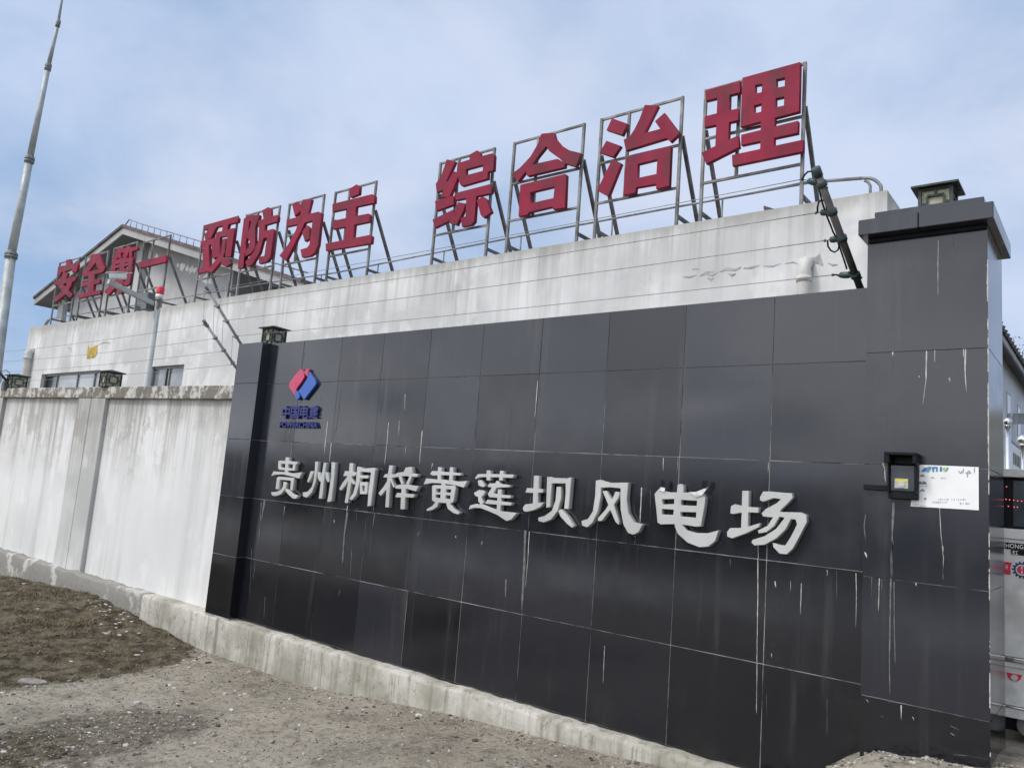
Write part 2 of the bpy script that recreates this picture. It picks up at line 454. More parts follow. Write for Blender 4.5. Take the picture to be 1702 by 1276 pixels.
M['darkglass'] = plain('dark_acrylic_window', (0.035, 0.045, 0.055), 0.12, 0, 0.2, 4)
M['grey'] = plain('grey_wall_paint', (0.58, 0.60, 0.61), 0.85, 0, 0.12, 0.6)
M['gablewall'] = plaster_mat('old_gable_plaster', 11.3, (0.47, 0.475, 0.475), streak=0.6, scl=0.5)
M['soffit'] = plain('soffit_boards', (0.13, 0.14, 0.15), 0.85, 0, 0.15, 0.8)
M['fascia'] = plain('pale_fascia', (0.36, 0.355, 0.35), 0.8, 0, 0.15, 1.0)
M['tile'] = plain('dark_roof_tile', (0.075, 0.072, 0.07), 0.8, 0, 0.4, 3)
M['redtile'] = plain('red_roof_tile', (0.12, 0.082, 0.08), 0.8, 0, 0.3, 2)
M['foam'] = plain('white_tape', (0.62, 0.63, 0.62), 0.6, 0, 0.15, 30)

# ------------------------------------------------------------------ ground: one sheet to the horizon
def interp(x, P):
    if x <= P[0][0]: return P[0][1]
    for (a, za), (b, zb) in zip(P[:-1], P[1:]):
        if x <= b: return za + (zb - za) * (x - a) / (b - a)
    return P[-1][1]
def sstep(a, b, x):
    t = max(0.0, min(1.0, (x - a) / (b - a)))
    return t * t * (3 - 2 * t)
ALONG = [(-60, -0.35), (-14, -0.24), (-11.3, -0.165), (-8.3, -0.03), (-7.2, -0.12), (-5.8, -0.205), (-4.2, -0.205),
         (-2.3, -0.03), (-1.0, 0.035), (-0.2, 0.10), (0.26, 0.20), (0.46, 0.37), (0.66, 0.50), (0.9, 0.535), (1.2, 0.57), (4, 0.62), (60, 0.4)]
AWAY = [(-60, -0.5), (-12, -0.22), (-5, -0.20), (-1.5, -0.08), (0, 0.0), (1.2, 0.12), (4, 0.2), (60, 0.1)]
def in_poly(u, v, P):
    c = False
    for i in range(len(P)):
        (x1, y1), (x2, y2) = P[i], P[i - 1]
        if (y1 > v) != (y2 > v) and u < (x2 - x1) * (v - y1) / (y2 - y1) + x1: c = not c
    return c
def pdist(x, y, P):                                # signed distance to a polygon, + inside
    d = 1e9
    for i in range(len(P)):
        ax, ay = P[i - 1]; bx, by = P[i]
        t = max(0, min(1, ((x - ax) * (bx - ax) + (y - ay) * (by - ay)) / ((bx - ax) ** 2 + (by - ay) ** 2 + 1e-12)))
        d = min(d, math.hypot(x - ax - t * (bx - ax), y - ay - t * (by - ay)))
    return d if in_poly(x, y, P) else -d
def gz(x, y):
    w = interp(x, ALONG)
    f = interp(x, AWAY)
    if y > 0.2:
        z = w + (min(0.56, max(w, 0.1)) - w) * sstep(0.2, 1.2, y) if x < 0.55 else w - 0.06 * sstep(-0.2, 0.9, y)
    else:
        z = w + (f - w) * sstep(0.25, 3.6, -y) if x < 0.3 else w + (f - w) * sstep(0.22, 2.6, -y)
    z += 0.030 * mnoise.noise(Vector((x * 0.9, y * 0.9, 0))) * sstep(0, 0.6, -y)
    if x > 0.25 and y < -0.2:                     # broken concrete lip of the driveway
        z += 0.016 * mnoise.noise(Vector((x * 4, y * 4, 3))) + 0.012 * mnoise.noise(Vector((x * 13, y * 13, 5)))
    if x < -4.5 and -6 < y < 0.1:                  # matted lumpy turf
        k = sstep(-0.2, 0.3, pdist(x, y, GRASS)) if GRASS else 0
        if k: z += k * (0.030 * mnoise.noise(Vector((x * 3, y * 3, 9))) + 0.020 * mnoise.noise(Vector((x * 8, y * 8, 4))))
    if y < -22:                                    # land rises slowly across the road
        z += min(0.02 * (-22 - y), 6)
    return z
GRASS = None
def proj(p):
    d = Vector(p) - CAM
    k = d.dot(fwd)
    if k < 0.05: return (-9999, -9999)
    return (851 + F_PX * d.dot(right) / k, 638 + F_PX * d.dot(down) / k)
def ground_poly(px, z=-0.18):
    return [tuple(atz(u, v, z)[:2]) for u, v in px]
GRASS = ground_poly([(-700, 945), (-60, 952), (60, 966), (150, 978), (232, 992), (332, 1074), (318, 1086), (280, 1103), (250, 1113), (177, 1121), (103, 1129), (44, 1136), (0, 1147), (-200, 1190), (-900, 1230)])
GRASS2 = ground_poly([(-500, 1330), (-120, 1242), (20, 1218), (110, 1222), (150, 1240), (120, 1268), (60, 1310), (-200, 1460)])
DIRTY = ground_poly([(120, 1185), (230, 1170), (330, 1185), (380, 1205), (300, 1240), (160, 1290), (-100, 1330), (-300, 1300), (-40, 1225)])
def lin(a, b, st):
    n = max(1, int(round((b - a) / st)))
    return [a + (b - a) * i / n for i in range(n)]
gx = [-1400, -700, -300, -150, -80, -50, -35, -25] + lin(-20, -14, 0.6) + lin(-14, 1.9, 0.065) + lin(1.9, 4, 0.2) + [4, 5, 6.5, 9, 12, 16, 22, 30, 45, 70, 120, 250, 600, 1400]
gy = [-1400, -700, -350, -200, -120, -80, -60, -45, -35, -28, -24, -20, -17, -15] + lin(-13, -6.5, 0.5) + lin(-6.5, 0.1, 0.06) + lin(0.1, 1.5, 0.14) + [1.5, 2, 3, 5, 8, 12, 20, 40, 90, 250, 700, 1400]
vs, fs, soil, dirt = [], [], [], []
for y in gy:
    for x in gx:
        vs.append((x, y, gz(x, y)))
        if -20 < x < 2 and -8 < y < 0.2:
            soil.append(max(sstep(-0.25, 0.25, pdist(x, y, GRASS)), 0.85 * sstep(-0.25, 0.3, pdist(x, y, GRASS2))))
            dirt.append(sstep(-0.35, 0.35, pdist(x, y, DIRTY)))
        else:
            soil.append(1.0 if y < -16 or y > 60 else 0.0); dirt.append(0.0)
nx = len(gx)
for j in range(len(gy) - 1):
    for i in range(nx - 1):
        fs.append((j * nx + i, j * nx + i + 1, (j + 1) * nx + i + 1, (j + 1) * nx + i))
gm = bpy.data.meshes.new('ground')
gm.from_pydata(vs, [], fs)
for nm, arr in (('soil', soil), ('dirt', dirt)):
    a = gm.attributes.new(nm, 'FLOAT', 'POINT'); a.data.foreach_set('value', arr)
gm.polygons.foreach_set('use_smooth', [True] * len(fs))
t = NT('dusty_ground')
big = t.noise(0.7, 6, 0.62)
c = t.mix(t.ramp(big, 0.32, 0.68), (0.232, 0.205, 0.162), (0.380, 0.342, 0.276))
c = t.mix(t.mul(t.ramp(t.noise(0.55, 5, 0.6, loc=(4, 9, 0)), 0.50, 0.64), 0.45), c, (0.20, 0.205, 0.155))     # greenish bloom
c = t.mix(t.mul(t.ramp(t.noise(4.0, 6, 0.68), 0.50, 0.66), 0.55), c, (0.120, 0.100, 0.078))
c = t.mix(t.mul(t.ramp(t.noise(11, 7, 0.74, loc=(7, 1, 2)), 0.53, 0.63), 0.6), c, (0.115, 0.100, 0.078))
c = t.mix(t.mul(t.ramp(t.noise(26, 6, 0.72), 0.52, 0.62), 0.7), c, (0.095, 0.083, 0.072))
c = t.mix(t.mul(t.ramp(t.noise(38, 4, 0.7, loc=(2, 5, 8)), 0.58, 0.66), 0.65), c, (0.47, 0.445, 0.39))
dn = t.ramp(t.math('ADD', t.attr('dirt').outputs['Fac'], t.mul(t.math('SUBTRACT', t.noise(3.2, 7, 0.72), 0.5), 2.6)), 0.50, 0.85)
c = t.mix(t.mul(dn, 0.75), c, t.mix(t.ramp(t.noise(14, 7, 0.75), 0.42, 0.60), (0.050, 0.041, 0.029), (0.175, 0.148, 0.112)))
sn = t.ramp(t.math('ADD', t.attr('soil').outputs['Fac'], t.mul(t.math('SUBTRACT', t.noise(3.4, 7, 0.72, loc=(3, 3, 3)), 0.5), 2.0)), 0.38, 0.66)
c = t.mix(sn, c, t.mix(t.ramp(t.noise(6, 8, 0.76), 0.40, 0.60), (0.036, 0.029, 0.019), (0.150, 0.124, 0.085)))
hh = t.math('ADD', t.mul(t.noise(30, 7, 0.72), 1.0), t.mul(t.noise(7, 5, 0.6), 1.3))
t.bump(hh, 0.75, 0.02)
gm.materials.append(t.done(c, 0.95, 0.0, 0.2))
ground = bpy.data.objects.new('ground', gm); COL.objects.link(ground)
tag(ground, kind='structure')

# pale concrete road across from the wall, behind the photographer
r = MB()
xs = [-60, -40, -25, -15, -8, -3, 0, 3, 8, 15, 30, 60]
for a, b in zip(xs[:-1], xs[1:]):
    for (y0, y1) in ((-12.6, -10.2), (-10.2, -7.8)):
        q = [(a, y0), (b, y0), (b, y1), (a, y1)]
        r.add([(x, y, gz(x, y) + 0.03) for x, y in q], [(0, 1, 2, 3)])
tag(r.build('road', weathered_mat('old_concrete_road', (0.52, 0.51, 0.48), (0.64, 0.625, 0.59), 0.4, 0.6, 0.8, (0.25, 0.24, 0.22), 0.4, (0.6, 3, 1))), kind='structure')
# wooded rise beyond the road: seen only as the dark band mirrored in the polished wall
h = MB(); hx = lin(-150, 110, 2.2); hy = [-17, -19, -22, -26, -32, -42, -60, -90, -140]
hv = []
for y in hy:
    for x in hx:
        k = sstep(-16.5, -30, y)
        z = 0.2 + 2.6 * k + 0.035 * max(0, -y - 30) + (0.9 * mnoise.noise(Vector((x * 0.16, y * 0.12, 1))) + 0.5 * mnoise.noise(Vector((x * 0.6, y * 0.4, 2)))) * (k + 0.05)
        hv.append((x, y, z if y < -17 else -0.6))
n = len(hx)
h.add(hv, [(j * n + i, (j + 1) * n + i, (j + 1) * n + i + 1, j * n + i + 1) for j in range(len(hy) - 1) for i in range(n - 1)], 0, True)
hb = MB(); bx_ = lin(2.6, 40, 1.4); bv = []
for j, (yy, zz) in enumerate(((17.0, -0.4), (17.6, 2.2), (19.0, 4.6), (23.0, 5.2), (32.0, 5.6))):
    for x in bx_: bv.append((x, yy + 0.8 * mnoise.noise(Vector((x * 0.5, j, 4))), zz + (0.45 * mnoise.noise(Vector((x * 0.7, j * 2, 1))) if j else 0)))
n = len(bx_)
hb.add(bv, [(j * n + i, j * n + i + 1, (j + 1) * n + i + 1, (j + 1) * n + i) for j in range(4) for i in range(n - 1)], 0, True)
tag(hb.build('hills', weathered_mat('cut_bank', (0.13, 0.125, 0.10), (0.22, 0.21, 0.175), 0.4, 0.6, 0.8, (0.08, 0.085, 0.05), 0.5, (1, 1, 0.4))), kind='structure')
tag(h.build('hills', weathered_mat('wooded_slope', (0.030, 0.036, 0.022), (0.062, 0.068, 0.042), 0.38, 0.62, 0.5, (0.09, 0.085, 0.055), 0.5, (0.3, 0.3, 0.1))), kind='structure')

# ------------------------------------------------------------------ black granite sign wall
ROWS = [3.0, 2.565, 1.971, 1.374, 0.772, 0.165]
sw = thing('sign_wall', (-2.4, 0.1, 0.1), 'long black polished granite gate wall carrying silver characters', 'wall')
w = MB()
rng = random.Random(3)
XL, XR = -5.42, 0.66
edges = [XL] + [-0.6 * k for k in range(8, -1, -1)] + [XR]
for a, b in zip(edges[:-1], edges[1:]):
    for zt, zb in zip(ROWS[:-1], ROWS[1:]):
        g = 0.0024
        tx, tz, o = rng.uniform(-1, 1) * 0.0036, rng.uniform(-1, 1) * 0.0036, rng.uniform(-0.0006, 0.0006)
        x0, x1, z0, z1 = a + g, b - g, zb + g, zt - (g if zt < 3 else 0)
        cx, cz = (x0 + x1) / 2, (z0 + z1) / 2
        f = [(x, o + (x - cx) * tx + (z - cz) * tz, z) for x, z in ((x0, z0), (x1, z0), (x1, z1), (x0, z1))]
        k = [(x, 0.03, z) for x, y, z in f]
        w.add(f + k, [(0, 1, 2, 3), (4, 7, 6, 5), (0, 4, 5, 1), (1, 5, 6, 2), (2, 6, 7, 3), (3, 7, 4, 0)])
w.box(XL, XR, 0.0032, 0.027, 0.165, 2.998, 1)
w.box(XL, XR, 0.0305, 0.24, 0.05, 3.0, 0)
DR = MB()
def drip(pts, wpx, y=0.0, film=0, seed=[0]):
    """a run of lime down the stone: thin crust standing 2 mm proud of it"""
    seed[0] += 1
    q = random.Random(seed[0])
    P = [at(u, v, y) for u, v in pts]
    zc_ = (P[0] - CAM).dot(fwd)
    wd = wpx / F_PX * zc_
    path = []
    for a, b in zip(P[:-1], P[1:]):
        n_ = max(2, int((b - a).length / 0.035))
        for i in range(n_): path.append(a.lerp(b, i / n_))
    path.append(P[-1]); N = len(path)
    L, Rr = [], []
    off = 0
    for i, p in enumerate(path):
        s_ = i / max(1, N - 1)
        k = wd / 2 * (0.55 + 0.45 * (1 - s_) + q.uniform(-0.28, 0.28)) * (1 if i < N - 1 else 0.25)
        off = 0.6 * off + q.uniform(-1, 1) * min(0.0016, wd * 0.18)
        L.append((p.x + off - k, y - 0.0022, p.z)); Rr.append((p.x + off + k, y - 0.0022, p.z))
    if not film and wpx > 3.2:                      # a faint wider stain under the crust
        for i in range(int((N - 1) * 0.9)):
            k = wd * (1.25 - 0.9 * i / N) + 0.0015
            DR.add([(L[i][0] - k * 0.5, y - 0.0013, L[i][2]), (Rr[i][0] + k * 0.5, y - 0.0013, L[i][2]), (Rr[i + 1][0] + k * 0.45, y - 0.0013, L[i + 1][2]), (L[i + 1][0] - k * 0.45, y - 0.0013, L[i + 1][2])], [(0, 1, 2, 3)], 2)
    for i in range(N - 1):
        DR.add([L[i], Rr[i], Rr[i + 1], L[i + 1]], [(0, 1, 2, 3)], film)
def Z(ox, oy, s, pts): return [(ox + a / s, oy + b / s) for a, b in pts]
def drips(ox, oy, s, items, y=0.0):
    for pts, wz, fl in items: drip(Z(ox, oy, s, pts), wz / s, y, fl)
drips(340, 480, 4.2525, [([(872, 935), (862, 1020), (848, 1170)], 9, 0), ([(1302, 945), (1290, 1100), (1272, 1250)], 6, 0), ([(1378, 930), (1374, 1050)], 5, 0), ([(1420, 745), (1417, 860)], 6, 0),
    ([(1536, 1010), (1528, 1130), (1520, 1240)], 6, 0), ([(965, 710), (945, 880), (925, 1020)], 5, 1), ([(705, 445), (692, 560)], 2.5, 1), ([(1242, 800), (1238, 885)], 7, 1), ([(622, 1088), (610, 1195)], 3, 0), ([(897, 1088), (884, 1225)], 6, 0),
    ([(1082, 1098), (1072, 1210)], 4, 1), ([(1112, 1100), (1106, 1160)], 3, 1), ([(612, 990), (604, 1072)], 3, 1), ([(636, 990), (630, 1066)], 3, 1), ([(572, 1000), (565, 1070)], 2, 1), ([(1425, 1115), (1419, 1165)], 4, 0), ([(685, 780), (676, 815)], 3, 1), ([(822, 760), (822, 800)], 4, 1), ([(1215, 1010), (1195, 1200)], 3, 1), ([(920, 990), (905, 1080)], 3, 1)])
drips(700, 480, 4.2525, [([(826, 650), (818, 740), (806, 910)], 7, 0), ([(12, 1000), (0, 1125)], 4, 0), ([(82, 1232), (72, 1276)], 5, 0), ([(838, 690), (830, 800)], 2.5, 1), ([(415, 640), (385, 1110)], 2.5, 1), ([(855, 340), (853, 360)], 4, 1)])
drips(1060, 480, 4.2525, [([(182, 1195), (180, 1290)], 5, 0), ([(287, 1195), (284, 1290)], 3, 0), ([(926, 1225), (922, 1300)], 4, 0)])
drips(340, 780, 4.2525, [([(1222, 78), (1205, 180), (1192, 300)], 9, 0), ([(1205, 305), (1190, 410)], 12, 1), ([(1182, 430), (1170, 610)], 2.5, 1), ([(1012, 258), (1006, 300)], 8, 0), ([(1010, 300), (990, 460), (975, 660)], 18, 1), ([(402, 230), (392, 420), (375, 590)], 8, 1),
    ([(425, 215), (402, 360)], 22, 1), ([(568, 258), (560, 330)], 3, 0), ([(1142, 370), (1110, 720)], 2.5, 1), ([(1042, 560), (1030, 770)], 6, 1), ([(362, 650), (345, 780)], 4, 1), ([(1080, 270), (1074, 370)], 3, 1), ([(1518, 440), (1506, 472)], 8, 1), ([(918, 358), (916, 378)], 11, 0), ([(335, 560), (320, 900)], 4, 1), ([(430, 900), (420, 1060)], 6, 1), ([(960, 850), (945, 900)], 4, 1)])
drips(700, 880, 4.2525, [([(738, 5), (728, 280), (712, 570)], 22, 1), ([(766, 12), (755, 220), (738, 410)], 5, 0), ([(432, 84), (428, 108)], 9, 0), ([(246, 44), (246, 58)], 9, 0), ([(1510, 50), (1508, 95)], 12, 1), ([(1298, 820), (1287, 1090)], 3, 0), ([(600, 350), (596, 480)], 14, 1)])
drips(1060, 930, 4.2525, [([(851, -12), (848, 300), (843, 730), (840, 1085)], 6, 0), ([(1156, 165), (1150, 380)], 7, 0), ([(1543, 95), (1546, 300), (1540, 480)], 5, 0), ([(1406, 75), (1409, 300)], 3, 1), ([(1340, 70), (1340, 115)], 3, 0), ([(970, 150), (978, 195)], 9, 0), ([(1081, 150), (1081, 225)], 3, 0), ([(946, 660), (947, 692)], 5, 0), ([(655, -5), (655, 55)], 4, 1), ([(910, 950), (914, 1110)], 3, 1), ([(1338, 980), (1338, 1250)], 3, 1)])
drips(940, 780, 4.052, [([(514, 122), (508, 240), (503, 365)], 8, 0), ([(516, 126), (575, 134)], 3, 0), ([(575, 134), (570, 330)], 2, 1), ([(466, 445), (466, 495)], 12, 1), ([(1298, 505), (1298, 640)], 6, 0)])
nb = len(w.v)
w.v += DR.v; w.f += [[nb + i for i in f] for f in DR.f]; w.m += [2 + k for k in DR.m]; w.s += DR.s
w.build('granite_cladding', [M['granite'], M['grout'], M['lime'], M['film'], M['halo']], sw)
p = MB()                                            # left end pilaster
PX0, PX1, PY = -5.83, -5.385, -0.10
for zt, zb in zip([3.004] + ROWS[1:-1] + [0.165], ROWS[1:-1] + [0.165]):
    p.box(PX0, PX1, PY, 0.26, zb + 0.002, zt - 0.002, 0)
p.box(PX0 + 0.004, PX1 - 0.004, PY + 0.004, 0.25, 0.05, 2.99, 1)
p.build('pilaster', [M['granite'], M['grout']], sw, 0.0015, 1)

# ------------------------------------------------------------------ gate pillar
gp = thing('gate_pillar', (0.89, 0.03, 0.5), 'square black granite gate pillar with stepped cap beside the gate cabinet', 'pillar')
GX0, GX1, GY0, GY1 = 0.603, 1.176, -0.25, 0.325
s = MB(); PR = [3.2, 2.561, 1.956, 1.369, 0.770, 0.30]
for zt, zb in zip(PR[:-1], PR[1:]):
    s.box(GX0, GX1, GY0, GY1, zb + 0.0022, zt - (0.0022 if zt < 3 else 0), 0)
s.box(GX0 + 0.004, GX1 - 0.004, GY0 + 0.004, GY1 - 0.004, 0.3, 3.15, 1)
DR = MB()
drips(1402, 900, 3.393, [([(277, -5), (273, 100), (270, 200)], 10, 1), ([(555, -8), (562, 90), (562, 215)], 5, 0), ([(268, 205), (262, 430), (262, 860)], 8, 1), ([(285, 225), (288, 460), (292, 690)], 6, 1), ([(203, 205), (197, 390)], 5, 0), ([(160, 200), (158, 305)], 4, 1), ([(216, 210), (216, 300)], 4, 1), ([(326, 920), (325, 1005)], 6, 0), ([(410, 232), (410, 250)], 5, 0),
    ([(120, 868), (200, 884)], 8, 0), ([(250, 900), (350, 914)], 5, 0), ([(605, 1036), (655, 1060)], 5, 0), ([(605, 1076), (630, 1094)], 5, 0), ([(665, 1090), (740, 1108)], 4, 0), ([(210, 980), (235, 990)], 4, 0), ([(390, 985), (398, 1005)], 6, 0), ([(130, 888), (145, 905)], 5, 0), ([(626, 1198), (700, 1205), (815, 1225)], 6, 0)], GY0)
drips(1420, 560, 3.19, [([(384, 74), (379, 230), (365, 355)], 6, 0), ([(590, 64), (588, 200), (594, 295)], 7, 0), ([(580, 64), (580, 110)], 5, 0), ([(428, 70), (427, 135)], 4, 0), ([(204, 80), (203, 100)], 7, 0), ([(204, 100), (203, 180)], 3, 1), ([(152, 668), (162, 700), (165, 770)], 6, 0), ([(208, 876), (204, 1050), (200, 1270)], 10, 1), ([(452, 905), (460, 1050), (472, 1120), (470, 1280)], 3, 0), ([(502, 216), (507, 238)], 7, 0), ([(440, 158), (458, 162)], 3, 0), ([(345, 206), (346, 214)], 8, 0), ([(60, 940), (52, 1000), (60, 1080)], 5, 1), ([(58, 1140), (66, 1170)], 8, 0), ([(52, 664), (160, 670)], 4, 0)], GY0)
drips(1300, 260, 4.234, [([(1100, 590), (1097, 800), (1099, 985)], 4, 0), ([(1206, 580), (1205, 800)], 2.5, 1), ([(905, 768), (908, 778)], 5, 1)], GY0)
zk, ak = 3.12, 0.002                                # white mastic squeezed out of the right-hand arris
while zk > 0.62:
    z2 = zk - random.uniform(0.006, 0.014)
    a2 = max(0.0004, 0.0030 + 0.0034 * mnoise.noise(Vector((zk * 4, 0, 0))) + random.uniform(-0.0014, 0.0014)) * (1.0 if zk > 2.0 else 0.7)
    if a2 > 0.0014 and mnoise.noise(Vector((0, zk * 6, 7))) > (-0.3 if zk > 1.9 else 0.02): DR.add([(GX1 - ak, GY0 - 0.002, zk), (GX1 + 0.0015, GY0 - 0.002, zk), (GX1 + 0.0015, GY0 - 0.002, z2), (GX1 - a2, GY0 - 0.002, z2)], [(0, 1, 2, 3)], 0)
    zk, ak = z2, a2
nb = len(s.v)
s.v += DR.v; s.f += [[nb + i for i in f] for f in DR.f]; s.m += [2 + k for k in DR.m]; s.s += DR.s
s.build('shaft', [M['granite'], M['grout'], M['lime'], M['film'], M['halo']], gp)
c_ = MB()
c_.box(0.575, 0.872, -0.342, 0.40, 3.205, 3.292, 0); c_.box(0.8745, 1.213, -0.342, 0.40, 3.205, 3.292, 0)
c_.box(0.61, 1.17, -0.27, 0.34, 3.18, 3.2045, 1)
c_.build('cap_slab', [M['granite'], M['black']], gp, 0.003, 1)
c_ = MB(); c_.box(0.645, 1.165, -0.285, 0.34, 3.2925, 3.345, 0)
c_.build('cap_top', M['granite'], gp, 0.003, 1)

# ------------------------------------------------------------------ lanterns
def lantern(cx, cy, z0, label, s=0.105, hgt=0.20):
    o = thing('box_lantern', (cx, cy, z0), label, 'lamp', 'square lanterns along the wall')
    f = MB(); e = 0.017
    for sx in (-1, 1):
        for sy in (-1, 1):
            f.box(cx + sx * s - e / 2, cx + sx * s + e / 2, cy + sy * s - e / 2, cy + sy * s + e / 2, z0, z0 + hgt)
    for sy in (-1, 1):
        for zz in (z0 + 0.006, z0 + hgt - 0.006):
            f.box(cx - s + e / 2, cx + s - e / 2, cy + sy * s - e / 2 + 0.001, cy + sy * s + e / 2 - 0.001, zz - 0.006, zz + 0.006)
            f.box(cx + sy * s - e / 2 + 0.001, cx + sy * s + e / 2 - 0.001, cy - s + e / 2, cy + s - e / 2, zz - 0.006, zz + 0.006)
    b = 0.0055
    for side in range(4):                           # lattice: inner rectangle with four ties
        def T(u, zz, q):
            d = s + q
            return [(cx + u, cy - d, zz), (cx + d, cy + u, zz), (cx - u, cy + d, zz), (cx - d, cy - u, zz)][side]
        def seg(u0, u1, za, zb):
            P = [T(u0, za, -0.006), T(u1, za, -0.006), T(u1, zb, -0.006), T(u0, zb, -0.006), T(u0, za, 0.004), T(u1, za, 0.004), T(u1, zb, 0.004), T(u0, zb, 0.004)]
            f.add(P, [(0, 3, 2, 1), (4, 5, 6, 7), (0, 1, 5, 4), (1, 2, 6, 5), (2, 3, 7, 6), (3, 0, 4, 7)])
        iw, zl, zh = s * 0.55, z0 + hgt * 0.27, z0 + hgt * 0.75
        seg(-iw, iw, zl - b, zl + b); seg(-iw, iw, zh - b, zh + b)
        seg(-iw - b, -iw + b, zl + b, zh - b); seg(iw - b, iw + b, zl + b, zh - b)
        zm = (zl + zh) / 2
        seg(-s + e / 2, -iw - b, zm - b, zm + b); seg(iw + b, s - e / 2, zm - b, zm + b)
        seg(-b, b, z0 + 0.012, zl - b); seg(-b, b, zh + b, z0 + hgt - 0.012)
    f.build('lattice_frame', M['lampmetal'], o)
    for side in range(4):
        q = MB(); d = s - 0.012
        a, c2_ = s - 0.004, hgt
        P = [[(cx - a, cy - d), (cx + a, cy - d)], [(cx + d, cy - a), (cx + d, cy + a)], [(cx + a, cy + d), (cx - a, cy + d)], [(cx - d, cy + a), (cx - d, cy - a)]][side]
        nrm = [(0, 1), (-1, 0), (0, -1), (1, 0)][side]
        vs_ = [(x + nrm[0] * t_, y + nrm[1] * t_, z) for t_ in (0, 0.004) for x, y, z in ((*P[0], z0 + 0.002), (*P[1], z0 + 0.002), (*P[1], z0 + hgt - 0.002), (*P[0], z0 + hgt - 0.002))]
        q.add(vs_, [(0, 1, 2, 3), (7, 6, 5, 4), (0, 4, 5, 1), (1, 5, 6, 2), (2, 6, 7, 3), (3, 7, 4, 0)])
        q.build('pane', M['pane'], o)
    rf = MB(); ro = s + 0.040; zt = z0 + hgt
    B_ = [(cx + i * ro, cy + j * ro, zt + 0.001) for i, j in ((-1, -1), (1, -1), (1, 1), (-1, 1))]
    Tp = [(cx + i * ro, cy + j * ro, zt + 0.012) for i, j in ((-1, -1), (1, -1), (1, 1), (-1, 1))]
    rf.add(B_ + Tp + [(cx, cy, zt + 0.048)], [(3, 2, 1, 0), (0, 1, 5, 4), (1, 2, 6, 5), (2, 3, 7, 6), (3, 0, 4, 7), (4, 5, 8), (5, 6, 8), (6, 7, 8), (7, 4, 8)])
    rf.build('lantern_roof', M['lampmetal'], o)
    return o
lantern(0.905, 0.02, 3.3455, 'square bronze lantern with lattice panes on top of the gate pillar', 0.078, 0.180)
lantern(-5.545, 0.135, 3.005, 'square lantern standing behind the top left end of the black wall', 0.085, 0.185)
lantern(at(183, 636, 0.06).x, 0.06, 2.615, 'square lantern on the whitewashed wall in front of the long window', 0.098, 0.20)
lantern(-12.62, 0.10, 2.675, 'green roofed lantern at the far left end of the whitewashed wall', 0.110, 0.20)

# ------------------------------------------------------------------ whitewashed precast boundary wall, left
bw = thing('boundary_wall', (-10, 0.06, 0.1), 'whitewashed precast wall with recessed panels and stained peeling coping', 'wall')
def ftop(x): return 2.568 + (-5.98 - x) * 0.0149
ZB = 0.145
def strip(mb, x0, x1, y0, y1, zb, zt, mi=0):
    vs_ = [(x, y, z) for y in (y0, y1) for x, z in ((x0, zb(x0)), (x1, zb(x1)), (x1, zt(x1)), (x0, zt(x0)))]
    mb.add(vs_, [(0, 1, 2, 3), (7, 6, 5, 4), (0, 4, 5, 1), (1, 5, 6, 2), (2, 6, 7, 3), (3, 7, 4, 0)], mi)
jx = at(155, 640, 0).x; ra = at(176, 658, 0).x; la = at(131, 658, 0).x; ll = at(5, 662, 0).x
cop = lambda x: ftop(x) - 0.155
base = lambda x: ZB
for nm, (x0, x1) in (('wall_panel', (ra, PX0 - 0.004)), ('wall_panel', (ll, la)), ('wall_panel', (-18.4, ll - 0.95))):
    q = MB(); strip(q, x0, x1, 0.055, 0.11, base, cop)
    q.build(nm, M['fence'], bw)
for (x0, x1) in ((jx + 0.006, ra), (la, jx - 0.006), (ll - 0.47, ll), (ll - 0.95, ll - 0.482)):
    q = MB(); strip(q, x0, x1, 0.0, 0.12, base, cop)
    q.build('wall_post', M['fencepost'], bw, 0.006, 2)
for (x0, x1) in ((jx + 0.004, PX0 - 0.004), (ll - 0.476, jx - 0.004), (-18.4, ll - 0.484)):
    q = MB(); strip(q, x0, x1, -0.006, 0.13, lambda x: cop(x) + 0.001, ftop)
    q.build('coping', M['coping'], bw, 0.008, 2)

# footing: raw cast concrete on the right, rendered on the left
def footing(name, x0, x1, yf, zt0, mat, label, jag):
    o = thing(name, ((x0 + x1) / 2, yf, 0), label, 'footing')
    q = MB(); st = 0.05
    n_ = int((x1 - x0) / st)
    rows = []
    for i in range(n_ + 1):
        x = x0 + (x1 - x0) * i / n_
        zt = zt0 + jag * (mnoise.noise(Vector((x * 3, 0, 1))) + 0.6 * mnoise.noise(Vector((x * 11, 0, 4))))
        prof = [(0.10, -0.8), (0, -0.8), (0, -0.3), (0, -0.15), (0, -0.02), (0, zt - 0.03), (0.010, zt - 0.008), (0.03, zt), (-yf * 0.55, zt + 0.004), (-yf + 0.02, zt + 0.006), (-yf + 0.18, zt + 0.006), (-yf + 0.18, -0.8)]
        rows.append([(x, yf + a + 0.006 * mnoise.noise(Vector((x * 4, z * 6, 2))) + 0.004 * mnoise.noise(Vector((x * 17, z * 17, 2))), z) for a, z in prof])
    vs_ = [p_ for r_ in rows for p_ in r_]; k = len(rows[0])
    q.add(vs_, [(i * k + j, (i + 1) * k + j, (i + 1) * k + j + 1, i * k + j + 1) for i in range(n_) for j in range(k - 1)], 0, True)
    q.add(rows[0], [tuple(range(k))]); q.add(rows[-1], [tuple(range(k))[::-1]])
    q.build('cast_body', mat, o)
    return o
footing('concrete_footing', -7.15, 0.62, -0.105, 0.150, M['plinth'], 'pale streaked cast concrete footing under the black granite wall', 0.016)
footing('rendered_footing', -18.4, -7.16, -0.065, 0.150, M['render'], 'rough grey rendered footing under the whitewashed wall above dry grass', 0.030)

